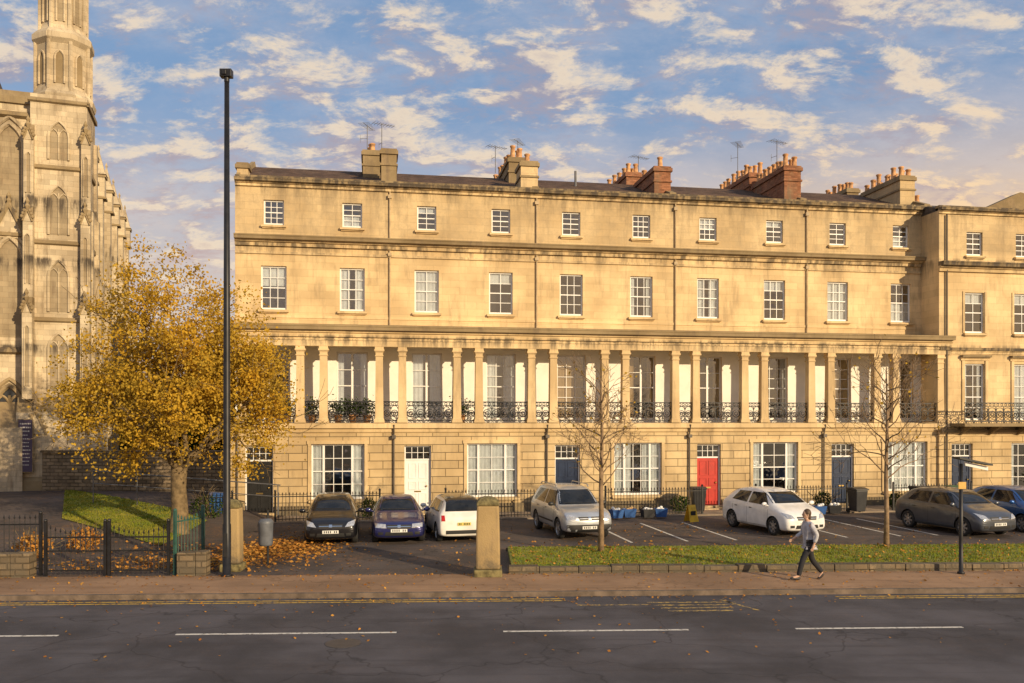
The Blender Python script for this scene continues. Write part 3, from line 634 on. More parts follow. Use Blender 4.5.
def f_verge():
    a=random.choice([random.gauss(3,1.6),random.gauss(11.5,2.2),random.uniform(.2,20)]); p=RD(max(.2,a),random.uniform(2.7,6.2)); return (p.x,p.y,.28+random.uniform(0,.03))
def f_road():
    a=random.uniform(-16,10)-abs(random.gauss(0,4)); b=-abs(random.gauss(0,.4))-.02 if random.random()<.6 else -random.uniform(0,5); p=RD(a,b); return (p.x,p.y,.012+random.uniform(0,.01))
def f_park():
    p=RD(random.uniform(-10,20),random.uniform(2.7,13)); return (p.x,p.y,.12+random.uniform(0,.02))
litter('leaf_litter',1400,f_drive,.09); litter('leaf_litter',900,f_pave,.06); litter('leaf_litter',1100,f_verge,.07); litter('leaf_litter',600,f_road,.055); litter('leaf_litter',1300,f_park,.07)
def f_pile():
    x=random.gauss(-7.2,.9); y=random.gauss(26,1.3); return (x,y,.12+random.uniform(0,.14)*max(0,1-abs(x+7.2)/1.5))
litter('leaf_pile',2800,f_pile,.09)
# ------------------------------------------------------------ trees
def grow(mb,p,d,l,r,depth,tips,spread=.6,seg=4,up=.05,minr=.008,kids=(2,3),wob=.18,mi=0):
    pts=[p.copy()]; rs=[r]; q=p.copy(); dd=d.copy()
    for i in range(seg):
        dd=(dd+Vector((random.gauss(0,wob),random.gauss(0,wob),random.gauss(0,wob)+up))).normalized(); q=q+dd*l/seg; pts.append(q.copy()); rs.append(max(minr,r*(1-.45*(i+1)/seg)))
        if depth>0 and i>=1 and random.random()<.55:
            a=Vector((random.gauss(0,1),random.gauss(0,1),random.gauss(0,.5))); a=(a-dd*a.dot(dd)).normalized()
            grow(mb,q.copy(),(dd+a*spread*1.2).normalized(),l*.6,rs[-1]*.55,depth-1,tips,spread,seg,up,minr,kids,wob,mi)
        if depth<=1: tips.append(q.copy())
    mb.tube(pts,rs,max(4,min(10,int(r*60)+4)),mi)
    if depth>0:
        for k in range(random.randint(*kids)):
            a=Vector((random.gauss(0,1),random.gauss(0,1),random.gauss(0,.6))); a=(a-dd*a.dot(dd)).normalized()
            grow(mb,q.copy(),(dd+a*spread*random.uniform(.6,1.2)).normalized(),l*random.uniform(.65,.85),rs[-1]*.75,depth-1,tips,spread,seg,up,minr,kids,wob,mi)
gt=Vector((-11.35,29.0,hgt(-11.35,29.0)-.05)); tr=thing('tree','golden-leaved autumn tree with mossy trunk beside the lawn','tree',gt)
mb=MB(); tips=[]
mb.tube([(0,0,-.1),(0,0,.15),(.02,0,.8),(-.03,0,1.6),(.0,0,2.3)],[.42,.33,.27,.25,.27],12)
for k in range(7):
    a=k*2*math.pi/7+random.uniform(-.3,.3); grow(mb,Vector((0,0,2.2)),Vector((math.cos(a)*.75,math.sin(a)*.75,.75)).normalized(),2.1,.12,3,tips,.75,4,.04)
grow(mb,Vector((0,0,2.2)),Vector((0,0,1)),2.6,.15,3,tips,.7,4,.05)
mb.obj('trunk',tr,m_bark,True)
T_=np.array([[*t] for t in tips])
cen=np.array([0,0,5.45]); rad=np.array([3.75,3.5,3.7])
T_=T_[(((T_-cen)/rad)**2).sum(1)<1.15]
cl=[]
while len(cl)<300:
    p=rng.uniform(-1,1,3); r_=np.linalg.norm(p)
    if r_<1 and r_>.35 and not(p[2]<-.45 and math.hypot(p[0],p[1])<.35): cl.append(cen+p*rad*(1+.16*math.sin(5*p[0]+3*p[2])+.13*math.sin(7*p[1]+2)))
cl=np.array(cl); cc=np.concatenate([cl,T_[rng.choice(len(T_),min(len(T_),420),False)]])
wgt=rng.uniform(.5,1.5,len(cc)); wgt/=wgt.sum()
k=rng.choice(len(cc),60000,p=wgt); sp=rng.uniform(.15,.42,len(cc))
P=cc[k]+rng.normal(size=(len(k),3))*sp[k][:,None]*np.array([1,1,.75]); P=P[P[:,2]>1.9]
quads('crown',P,.086,m_gold,False,tr)
def bare(x,y,h,lab,seed,w):
    random.seed(seed); t=thing('bare_tree',lab,'tree',(x,y,.22),0,'young bare street trees')
    mb=MB(); tips=[]; hh=h*.34
    mb.tube([(0,0,-.1),(.01,0,hh*.5),(0,.02,hh),(.03,0,h*.62),(.0,0,h*.9)],[.095,.075,.065,.045,.02],8); mb.obj('trunk',t,m_bark2,True)
    mb=MB()
    for i in range(26):
        z=hh+(h*.84-hh)*i/26*1.; a=i*2.4+random.uniform(-.5,.5); l=w*(1.0-.55*abs(i/26-.25))*random.uniform(.6,1.25)
        grow(mb,Vector((0,0,z)),Vector((math.cos(a)*.95,math.sin(a)*.95,random.uniform(.35,.8))).normalized(),l,.023,2,tips,.75,4,.08,.006,(2,3),.17)
    mb.obj('branches',t,m_bark2,True)
    tp=np.array([[*q] for q in tips]); s=tp[rng.choice(len(tp),min(len(tp),110),False)]+rng.normal(size=(min(len(tp),110),3))*.05
    quads('remaining_leaves',s,.08,m_gold,False,t)
bare(2.62,25.0,5.6,'slender leafless young tree on the grass verge',11,1.05)
bare(11.45,26.0,6.1,'bare spreading street tree still holding few leaves',23,1.4)
random.seed(99)
mbw=MB(); mbw.box(0,9.5,0,.45,-.5,2.5); mbw.box(-.05,9.55,-.06,.51,2.5,2.62)
w=mbw.obj('boundary_wall',None,m_rubble,loc=(-21.5,38.9,.1),rot=(0,0,R(-4))); tag(w,'dark rubble stone boundary wall between church and terrace','wall')
P=np.stack([rng.uniform(-30,-11.5,14000),rng.uniform(52,60,14000),np.zeros(14000)],1); P[:,2]=rng.uniform(0,1,14000)**.7*(6+1.5*np.sin(P[:,0]*.9)+np.sin(P[:,0]*2.3))
o=quads('background_trees',P,.5,m_green); tag(o,kind='stuff')
def shrub(x,y,z,rx,rz,n,lab,mat=None,size=.08):
    t=thing('shrub',lab,'plant',(x,y,z),0,'shrubs')
    mb=MB(); tp=[]
    for i in range(6): grow(mb,Vector((0,0,0)),Vector((random.gauss(0,.5),random.gauss(0,.5),1)).normalized(),rz*.8,.02,1,tp,.6)
    mb.obj('stems',t,m_bark)
    q=rng.normal(size=(n,3)); q/=np.linalg.norm(q,axis=1)[:,None]; q*=rng.uniform(.3,1,(n,1))**.5; q*=np.array([rx,rx,rz*.5]); q+=np.array([0,0,rz*.55]); q+=rng.normal(size=(n,3))*.05
    quads('foliage',q,size,mat or m_green,False,t)
for u,v,rx,rz in((-.5,3.5,.6,1.1),(5.6,2.9,.35,.8),(9.3,2.6,.4,.9),(18.6,2.8,.4,.7),(22.0,2.8,.35,.7),(25.2,2.7,.35,.8),(28.6,3.0,.4,.7)):
    p=T(u,v); shrub(p.x,p.y,.15,rx,rz,500,'small green shrub in front of a terrace house')
for x,y in((-12.8,25.4),(-13.6,24.2)): shrub(x,y,hgt(x,y),.5,.7,500,'low rusty brown shrub beside the gate',m_fall)
for i,u in enumerate((2.2,3.25,4.3,4.9,5.5,0.9,9.5)):
    p=T(u,.95); t=thing('potted_plant','potted green plant on the iron-railed balcony','plant',(p.x,p.y,3.99),0,'balcony plants')
    mb=MB(); mb.lathe([(.12,0),(.17,.28),(.19,.28),(.19,.33),(.15,.33)],n=12); mb.obj('pot',t,m_pot,True)
    n=260; q=rng.normal(size=(n,3))*np.array([.2,.15,.2]); q[:,2]=abs(q[:,2])+.35+rng.uniform(0,.3,n); quads('foliage',q,.08,m_green,False,t)
# ------------------------------------------------------------ vehicles
def carpaint(name,col,metal=.4,rough=.28):
    m,nt,b=newmat(name); p=wpos(nt); n=noise(nt,p,2.5,4)
    L(nt,mixc(nt,ramp(nt,n,.3,.7),sc3(col,.88),sc3(col,1.1)),b.inputs['Base Color']); b.inputs['Metallic'].default_value=metal; b.inputs['Roughness'].default_value=rough
    b.inputs['Coat Weight'].default_value=.8; b.inputs['Coat Roughness'].default_value=.06; return m
HATCH=dict(L=4.05,st=[(0,.30,.54,.62,.70,.58),(.02,.20,.68,.76,.80,.66),(.08,.18,.82,.90,.865,.72),(.16,.18,.90,1.0,.88,.72),(.215,.18,.93,1.06,.885,.70),(.285,.18,.95,1.27,.885,.655),(.37,.18,.97,1.46,.885,.61),(.47,.18,.98,1.54,.89,.59),(.64,.18,1.0,1.55,.89,.58),(.83,.18,1.03,1.48,.88,.56),(.92,.18,1.04,1.30,.87,.60),(.965,.20,1.0,1.08,.85,.68),(.99,.22,.88,.95,.80,.68),(1,.32,.6,.72,.70,.6)],wx=(.185,.81),wr=.32,ws=(.22,.36),roofz=1.54)
SALOON=dict(L=4.4,st=[(0,.30,.50,.58,.70,.58),(.02,.20,.62,.70,.80,.66),(.10,.18,.74,.81,.86,.72),(.22,.18,.82,.90,.87,.72),(.28,.18,.86,.95,.87,.68),(.35,.18,.89,1.18,.87,.62),(.42,.18,.90,1.36,.87,.58),(.52,.18,.91,1.42,.87,.57),(.64,.18,.92,1.41,.87,.56),(.75,.18,.93,1.27,.86,.56),(.83,.18,.94,1.03,.85,.66),(.95,.20,.92,1.0,.83,.68),(.99,.22,.82,.88,.79,.68),(1,.32,.6,.7,.70,.6)],wx=(.19,.79),wr=.31,ws=(.29,.41),roofz=1.41)
SUV=dict(L=4.45,st=[(0,.36,.66,.74,.76,.66),(.02,.28,.80,.88,.84,.72),(.08,.27,.95,1.02,.90,.78),(.20,.27,1.02,1.09,.905,.78),(.25,.27,1.04,1.12,.905,.74),(.31,.27,1.06,1.38,.905,.70),(.37,.27,1.07,1.62,.905,.67),(.45,.27,1.08,1.72,.91,.66),(.65,.27,1.09,1.75,.91,.66),(.88,.27,1.10,1.72,.90,.64),(.94,.27,1.10,1.55,.89,.66),(.97,.28,1.08,1.16,.88,.74),(.99,.3,.95,1.02,.85,.74),(1,.4,.7,.8,.78,.66)],wx=(.19,.80),wr=.36,ws=(.255,.36),roofz=1.72)
MINI=dict(L=3.5,st=[(0,.30,.56,.66,.68,.56),(.02,.20,.70,.79,.77,.62),(.09,.18,.82,.90,.835,.68),(.22,.18,.88,.96,.845,.68),(.27,.18,.90,1.03,.845,.66),(.32,.18,.91,1.24,.845,.63),(.37,.18,.92,1.40,.845,.60),(.45,.18,.93,1.47,.85,.59),(.65,.18,.94,1.47,.85,.58),(.86,.18,.95,1.43,.84,.56),(.92,.18,.95,1.26,.83,.60),(.965,.20,.92,.98,.82,.68),(.99,.22,.80,.86,.78,.64),(1,.32,.6,.7,.70,.60)],wx=(.19,.82),wr=.31,ws=(.275,.37),roofz=1.46)
def car(kind,S,paint,loc,label,flip=False,scale=1.0,yaw=0):
    Ln=S['L']; ww=S['wr']
    t=thing('parked_car',label,'car',loc,TH+yaw+(math.pi if flip else 0),'cars parked in front of the terrace'); t.scale=(scale,)*3
    v=[];f=[]; rings=[]
    for (a,zb,zbe,zt,hw,ht) in S['st']:
        y=-Ln/2+a*Ln; cab=zt-zbe>.13; zm=zb+(zbe-zb)*.5
        half=[(0,zb),(hw*.90,zb),(hw*.985,zb+.10),(hw,zm),(hw*.985,zbe-.10),(hw*.95,zbe),(ht*1.0,zt-(.07 if cab else .02)),(ht*.84,zt),(0,zt+.015)]
        ringp=half+[(-x,z) for x,z in half[1:-1]][::-1]; b=len(v); v+=[(x,y,z) for x,z in ringp]; rings.append((b,len(ringp)))
    for i in range(len(rings)-1):
        b0,n=rings[i]; b1,_=rings[i+1]
        for j in range(n): f.append((b0+j,b1+j,b1+(j+1)%n,b0+(j+1)%n))
    b0,n=rings[0]; f.append(tuple(b0+j for j in range(n))); b1,n=rings[-1]; f.append(tuple(b1+j for j in range(n))[::-1])
    me=bpy.data.meshes.new('tmp'); me.from_pydata(v,[],f); me.materials.append(paint); me.materials.append(m_plast)
    bm_=bmesh.new(); bm_.from_mesh(me); bmesh.ops.recalc_face_normals(bm_,faces=bm_.faces); bm_.to_mesh(me); bm_.free()
    tmp=bpy.data.objects.new('tmp',me); COL.objects.link(tmp); s=tmp.modifiers.new('s','SUBSURF'); s.levels=2; s.render_levels=2
    dg=bpy.context.evaluated_depsgraph_get(); dg.update(); hull=bpy.data.meshes.new_from_object(tmp.evaluated_get(dg))
    bvh=BVHTree.FromPolygons([x.co.copy() for x in hull.vertices],[tuple(p.vertices) for p in hull.polygons])
    cm=MB()
    for a in S['wx']:
        y=-Ln/2+a*Ln
        for sx in(-1,1):
            b=len(cm.v); n=24
            for xx in(sx*.60,sx*1.2):
                for i in range(n): an=2*math.pi*i/n; cm.v.append((xx,y+(ww+.05)*math.cos(an),ww+(ww+.05)*math.sin(an)))
            for i in range(n):
                j=(i+1)%n; cm.f.append((b+i,b+j,b+n+j,b+n+i)); cm.m.append(0)
            cm.f.append(tuple(b+i for i in range(n))); cm.m.append(0); cm.f.append(tuple(b+n+i for i in range(n))[::-1]); cm.m.append(0)
    cme=cm.mesh('cut',[m_plast]); bm_=bmesh.new(); bm_.from_mesh(cme); bmesh.ops.recalc_face_normals(bm_,faces=bm_.faces); bm_.to_mesh(cme); bm_.free()
    cut=bpy.data.objects.new('cut',cme); COL.objects.link(cut)
    o2=bpy.data.objects.new('tmp2',hull); COL.objects.link(o2); bo=o2.modifiers.new('b','BOOLEAN'); bo.operation='DIFFERENCE'; bo.object=cut; bo.solver='EXACT'
    try: bo.material_mode='TRANSFER'
    except Exception: pass
    dg=bpy.context.evaluated_depsgraph_get(); dg.update(); body=bpy.data.meshes.new_from_object(o2.evaluated_get(dg))
    for o in(tmp,o2,cut): bpy.data.objects.remove(o)
    body.polygons.foreach_set('use_smooth',[True]*len(body.polygons)); body.name='body'
    try: body.set_sharp_from_angle(angle=R(35))
    except Exception: pass
    mk('body',body,t)
    def patch(name,c4,axis,sgn,mat,off=.008,nu=10,nv=6):
        mb=MB(); g={}
        for i in range(nu+1):
            for j in range(nv+1):
                a=i/nu;b=j/nv
                p=[(1-a)*(1-b)*c4[0][k]+a*(1-b)*c4[1][k]+a*b*c4[2][k]+(1-a)*b*c4[3][k] for k in(0,1)]
                if axis=='y': o=Vector((p[0],sgn*5,p[1])); d=Vector((0,-sgn,0))
                elif axis=='z': o=Vector((p[0],p[1],5)); d=Vector((0,0,-1))
                else: o=Vector((sgn*5,p[0],p[1])); d=Vector((-sgn,0,0))
                h=bvh.ray_cast(o,d)
                if h[0] is None: continue
                nn=h[1] if h[1].dot(d)<0 else -h[1]
                g[i,j]=len(mb.v); mb.v.append(tuple(h[0]+nn*off))
        for i in range(nu):
            for j in range(nv):
                ks=[(i,j),(i+1,j),(i+1,j+1),(i,j+1)]
                if all(k in g for k in ks): mb.f.append(tuple(g[k] for k in ks)); mb.m.append(0)
        if not mb.f: return
        return mb.obj(name,t,mat,True)
    st=S['st']; rz=S['roofz']
    def Y(a): return -Ln/2+a*Ln
    cowl=[q for q in st if q[0]<=S['ws'][0]][-1]
    zc=cowl[3]+.03; zr=rz-.10; hwb=cowl[5]*.98; hwt=.55*(cowl[5]/.68)
    patch('windscreen',[(-hwb,zc),(hwb,zc),(hwt,zr),(-hwt,zr)],'y',-1,m_cglass,.006,14,8)
    zbr=st[-3][3]+.04 if kind!='saloon' else 1.02; hb=.60 if kind!='suv' else .68
    patch('rear_window',[(-hb,zbr),(hb,zbr),(hb*.86,zr-.01),(-hb*.86,zr-.01)],'y',1,m_cglass,.008,14,8)
    if kind=='mini': patch('roof_panel',[(-.55,Y(.40)),(.55,Y(.40)),(.53,Y(.895)),(-.53,Y(.895))],'z',1,p_black,.010,12,14)
    patch('wiper',[(-.5,zc+.03),(.45,zc+.02),(.45,zc+.035),(-.5,zc+.05)],'y',-1,m_plast,.018,8,1)
    zb=cowl[2]+.07; zt=rz-.13
    a0=S['ws'][0]+.045; am=.565; a1=.80 if kind!='saloon' else .73
    if kind in('suv','mini'): a1=.86
    for sx in(-1,1):
        up=.05 if kind=='hatch' else 0
        patch('side_window',[(Y(a0),zb),(Y(am-.012),zb+up*.5),(Y(am-.012),zt),(Y(S['ws'][1]+.02),zt)],'x',sx,m_cglass,.006,10,6)
        patch('side_window',[(Y(am+.012),zb+up*.5),(Y(a1+.02),zb+.02+up),(Y(a1-.035),zt-.02),(Y(am+.012),zt)],'x',sx,m_cglass,.006,10,6)
        for aa in((a0-.01,am,.79) if kind!='mini' else (a0-.01,.62)):
            patch('door_gap',[(Y(aa)-.006,.32),(Y(aa)+.006,.32),(Y(aa)+.006,zb-.02),(Y(aa)-.006,zb-.02)],'x',sx,m_plast,.003,1,6)
        patch('sill_trim',[(Y(S['wx'][0])+ww+.08,.22),(Y(S['wx'][1])-ww-.08,.22),(Y(S['wx'][1])-ww-.08,.30),(Y(S['wx'][0])+ww+.08,.30)],'x',sx,m_plast,.006,8,1)
        if kind=='suv': patch('door_trim',[(Y(a0),.52),(Y(.70),.52),(Y(.70),.58),(Y(a0),.58)],'x',sx,m_plast,.014,8,1)
        for aa in(am-.06,.73): patch('door_handle',[(Y(aa)-.08,zb-.16),(Y(aa)+.08,zb-.16),(Y(aa)+.08,zb-.13),(Y(aa)-.08,zb-.13)],'x',sx,m_plast if kind!='mini' else m_chr,.02,3,1)
        mb=MB(); mb.ell((sx*.98,Y(a0)-.02,zb+.06),(.11,.06,.075)); mb.tube([(sx*.80,Y(a0)+.02,zb),(sx*.93,Y(a0),zb+.04)],.025,6); mb.obj('wing_mirror',t,paint if kind!='suv' else m_plast,True)
        zf=st[1][3]-.06
        if kind=='mini': patch('headlight',[(sx*.46,zf-.10),(sx*.66,zf-.10),(sx*.66,zf+.08),(sx*.46,zf+.08)],'y',-1,m_lens,.015)
        elif kind=='saloon': patch('headlight',[(sx*.40,zf-.10),(sx*.74,zf-.08),(sx*.76,zf+.04),(sx*.42,zf+.02)],'y',-1,m_lens,.012)
        elif kind=='suv': patch('headlight',[(sx*.48,zf-.10),(sx*.78,zf-.08),(sx*.80,zf+.08),(sx*.48,zf+.05)],'y',-1,m_lens,.012)
        else: patch('headlight',[(sx*.46,zf-.09),(sx*.74,zf-.05),(sx*.80,zf+.13),(sx*.56,zf+.05)],'y',-1,m_lens,.012)
        patch('fog_light',[(sx*.50,.33),(sx*.66,.33),(sx*.66,.42),(sx*.50,.42)],'y',-1,m_plast,.008,4,3)
        patch('tail_light',[(sx*.62,.72),(sx*.74,.72),(sx*.73,.90),(sx*.63,.90)],'y',1,m_redl,.012)
    zf=st[1][3]-.06
    patch('grille',[(-.36,zf-.12),(.36,zf-.12),(.40,zf+.0),(-.40,zf+.0)],'y',-1,m_plast,.010,10,4)
    patch('grille_bar',[(-.37,zf-.065),(.37,zf-.065),(.37,zf-.045),(-.37,zf-.045)],'y',-1,m_chr,.016,10,1)
    patch('badge',[(-.05,zf-.09),(.05,zf-.09),(.05,zf-.01),(-.05,zf-.01)],'y',-1,m_chr,.022,3,3)
    patch('air_intake',[(-.46,.30),(.46,.30),(.42,.42),(-.42,.42)],'y',-1,m_plast,.008,10,3)
    patch('bumper_trim',[(-.6,.30),(.6,.30),(.6,.42),(-.6,.42)],'y',1,m_plast,.008,10,3)
    if kind=='suv': patch('bumper',[(-.80,.40),(.80,.40),(.80,.56),(-.80,.56)],'y',-1,m_plast,.012,12,3)
    for s_,mm in((-1,m_plate),(1,m_platey)):
        zp=.46 if s_<0 else .62; hp=.26 if s_<0 else .22
        patch('number_plate',[(-hp,zp-.05),(hp,zp-.05),(hp,zp+.05),(-hp,zp+.05)],'y',s_,mm,.022,4,1)
        for i in range(7):
            if i==4: continue
            xx=(-.21+i*.065)*hp/.26; patch('plate_character',[(xx,zp-.033),(xx+.03,zp-.033),(xx+.03,zp+.033),(xx,zp+.033)],'y',s_,m_ink,.025,1,1)
    for sx in(-1,1):
        for a in S['wx']:
            k=('wh',ww)
            if k not in _c:
                m1=MB(); pr=[(ww*.66,-.09),(ww*.80,-.105),(ww*.96,-.09),(ww,-.05),(ww,.05),(ww*.96,.09),(ww*.80,.105),(ww*.66,.09)]
                m1.lathe(pr,n=28); m1.f=m1.f[:-2]; m1.m=m1.m[:-2]; ty=m1.mesh('tyre',m_rub,True)
                m2=MB(); m2.lathe([(ww*.66,.045),(ww*.68,.085),(ww*.64,.085),(ww*.61,.05),(ww*.60,.03)],n=28); m2.f=m2.f[:-2]; m2.m=m2.m[:-2]
                for i in range(7):
                    an=2*math.pi*i/7; ca,sa=math.cos(an),math.sin(an); pp=[]
                    for rr,wd in((ww*.12,.035),(ww*.64,.028)):
                        for sgn in(-1,1): pp.append((rr*ca-sgn*wd*sa,rr*sa+sgn*wd*ca))
                    b=len(m2.v)
                    for z in(.045,.078): m2.v+=[(x_,y_,z) for x_,y_ in pp]
                    for ff in((4,5,7,6),(0,4,6,2),(1,3,7,5)): m2.f.append(tuple(b+q for q in ff)); m2.m.append(0)
                m2.lathe([(ww*.18,.04),(ww*.18,.085),(ww*.1,.09)],n=12); ri=m2.mesh('rim',m_alloy)
                m3=MB(); m3.lathe([(ww*.64,-.07),(ww*.64,.03)],n=20); hb_=m3.mesh('wheel',m_plast); _c[k]=(hb_,ty,ri)
            hb_,ty,ri=_c[k]
            wo=mk('wheel',hb_,t,(sx*(st[4][4]-.115),Y(a),ww),rot=(0,math.pi/2*sx,0)); mk('tyre',ty,wo); mk('rim',ri,wo)
    if kind=='suv':
        for sx in(-1,1):
            mb=MB(); mb.tube([(sx*.60,Y(.42),1.70),(sx*.60,Y(.45),1.79),(sx*.60,Y(.83),1.79),(sx*.60,Y(.86),1.70)],.02,6); mb.obj('roof_rail',t,m_alloy,True)
    mb=MB(); mb.tube([(0,Y(.80),rz-.03),(0,Y(.85),rz+.22)],.006,4); mb.obj('radio_aerial',t,m_plast)
    return t
def cp(u,vf,Ln,z=.105): return T(u,vf-Ln/2,z)
p_black=carpaint('black_car_paint',(.012,.012,.015)); p_navy=carpaint('dark_purple_car_paint',(.022,.025,.12),.4); p_white=carpaint('white_car_paint',(.80,.79,.77),0,.3)
p_cream=carpaint('cream_car_paint',(.76,.73,.66),0,.3); p_sil=carpaint('silver_car_paint',(.46,.49,.53),.5,.32); p_grey=carpaint('grey_car_paint',(.085,.095,.115),.5,.3); p_blue=carpaint('blue_car_paint',(.02,.10,.32),.5)
car('hatch',HATCH,p_black,cp(4.40,9.85,4.05),'black hatchback parked nose out on the tarmac forecourt',scale=.97)
car('saloon',SALOON,p_navy,cp(6.55,9.9,4.4),'dark purple saloon car parked nose out between hatchbacks')
car('mini',MINI,p_cream,cp(8.5,9.8,3.5),'small cream white hatchback with black roof beside purple saloon',flip=True,yaw=R(5))
car('suv',SUV,p_sil,cp(12.6,10.1,4.45),'silver compact off-road car with roof rails near stone pillar',yaw=R(5),scale=.97)
car('hatch',HATCH,p_white,cp(20.0,10.4,4.05),'clean white hatchback parked in a marked bay',scale=1.0,yaw=R(9))
car('hatch',HATCH,p_grey,cp(26.4,11.6,4.05),'dark grey hatchback parked in bay near the grass verge',scale=1.0,yaw=R(8))
car('hatch',HATCH,p_blue,cp(29.3,11.2,4.05),'bright blue hatchback parked beside the grey car')
# ------------------------------------------------------------ street furniture
p=Vector((-7.28,21.7,.12)); t=thing('lamp_post','very tall black steel column with small lamp head on pavement','lamp post',p)
mb=MB(); mb.lathe([(.15,0),(.15,.04),(.105,.05),(.105,1.3),(.092,1.34),(.085,6),(.06,12.7)],n=16); mb.obj('column',t,m_iron,True)
mb=MB(); mb.box(-.16,.14,-.1,.1,12.72,12.92); mb.tube([(0,0,12.6),(0,0,12.75)],.07,10); mb.box(-.10,.02,-.13,-.101,12.76,12.88); mb.obj('lamp_head',t,m_iron,bevel=.02)
mb=MB(); mb.box(-.05,.05,-.112,-.104,.5,1.1); mb.obj('access_door',t,m_plast)
m_pil=stone('pillar_stone',(.38,.28,.14),bw=3,bh=3,joint=.1,grime=1.,bump=1.)
m_moss=M('mossy_stone_cap',(.17,.14,.06),.95,var=.5,scale=7,bump=.8)
def pillar(x,y,w,h,lab,rot=RH):
    t=thing('stone_pillar',lab,'pillar',(x,y,.1),rot,'stone gate pillars')
    mb=MB(); mb.box(-w/2-.05,w/2+.05,-w/2-.05,w/2+.05,0,.2); mb.obj('base',t,m_moss,bevel=.03)
    mb=MB(); mb.lathe([(w*.7071,.201),(w*.69,h*.5),(w*.645,h-.18)],n=4,rot=math.pi/4); mb.obj('shaft',t,m_pil,bevel=.05)
    mb=MB(); mb.lathe([(w*.66,0),(w*.66,.05),(w*.60,.11),(w*.46,.17),(w*.25,.21),(.02,.225)],n=4,rot=math.pi/4); mb.obj('cap',t,m_moss,loc=(0,0,h-.179),bevel=.02)
pillar(-.62,21.85,.62,2.0,'weathered mossy square gate pillar at the drive entrance')
pillar(-7.42,22.6,.46,1.85,'weathered square stone gate pillar behind tall black column')
def lowwall(a0,a1,b0,b1,h,lab):
    mb=MB(); x=a0
    while x<a1-.05:
        l=min(random.uniform(.4,.7),a1-x); mb.box(x,x+l-.01,b0+random.uniform(0,.02),b1,.1,h+random.uniform(-.03,.03)); x+=l
    o=mb.obj('low_wall',None,m_rubble,loc=R0,rot=(0,0,RH),bevel=.02); tag(o,lab,'wall')
lowwall(-13.2,-12.1,2.2,2.6,.72,'short rubble stone wall at the foot of the railings')
lowwall(-8.5,-7.75,2.35,2.75,.72,'short sunlit rubble wall beside the gate')
def railing(name,lab,cat,loc,rz,length,h,sp=.12,r=.009,group=None,rails=(.12,.9),curve=0,mat=None):
    t=thing(name,lab,cat,loc,rz,group); mb=MB(); n=int(length/sp)
    for i in range(n+1):
        x=length*i/n; hh=h+curve*((2*x/length-1)**2-1)
        mb.tube([(x,0,.03),(x,0,hh)],r,5)
        mb.lathe([(r,0),(r*2.2,.03),(.001,.11)],x,0,5,0,0,hh)
    mb.obj('bars',t,mat or m_iron)
    for k in rails:
        mb=MB(); mb.box(-.02,length+.02,-.018,.018,h*k-.018,h*k+.018); mb.obj('rail',t,mat or m_iron)
    for x in(0,length):
        mb=MB(); mb.box(-.035,.035,-.035,.035,-.05,h+.12); mb.ell((0,0,h+.15),(.05,.05,.05),8,6); mb.obj('post',t,mat or m_iron,loc=(x,0,0))
    return t
p=RD(-16.2,2.55,.12); railing('iron_railing','black iron railing beside the church drive','fence',p,RH,4.2,1.45,.13,.011,group='iron railings')
m_teal=M('teal_iron',(.03,.09,.07),.5)
p=RD(-11.85,2.5,.12); railing('iron_gate','closed low black iron gate across the church drive','gate',p,RH,1.5,1.25,.12,.011,curve=.2,rails=(.1,.5,.78),group='iron gates')
p=RD(-10.25,2.5,.12); railing('iron_gate','closed low black iron gate across the church drive','gate',p,RH,1.5,1.25,.12,.011,curve=.2,rails=(.1,.5,.78),group='iron gates')
p=RD(-8.6,2.55,.12); railing('iron_gate','open green-painted iron side gate standing near tree','gate',p,RH+R(70),1.1,1.5,.12,.011,curve=.15,mat=m_teal,group='iron gates')
x0,y0=-13.0,33.5
t=thing('handrail','plain metal handrail along path beside dark wall','railing',(x0,y0,hgt(x0,y0)),R(-12))
mb=MB(); mb.tube([(-4,0,1.4),(4.2,0,.95)],.025,6); mb.obj('rail',t,m_lead); mb=MB(); mb.tube([(-4,0,.9),(4.2,0,.5)],.018,6); mb.obj('rail',t,m_lead)
for x in(-4,-2,0,2,4.1):
    mb=MB(); mb.tube([(0,0,-.3),(0,0,1.18-.055*x)],.022,6); mb.obj('post',t,m_lead,loc=(x,0,0))
segs=[(-.6,.4),(2.0,6.0),(8.6,13.0),(15.2,19.4),(21.8,26.0),(28.2,32.0)]
for a,b in segs:
    railing('iron_railing','low black iron railing in front of terrace house','fence',T(a,3.3,.15),TH,b-a,1.05,.13,.012,group='terrace front railings',rails=(.1,.93))
for n in range(5):
    mb=MB(); mb.box(-.75,.75,-.62,-.065,.0,.10); mb.box(-.7,.7,-.35,-.064,.101,.2)
    o=mb.obj('door_step',None,m_trim,loc=T(W*n+1.13,1.2,.1),rot=(0,0,TH),bevel=.01); tag(o,'stone step before a terrace front door','step','door steps')
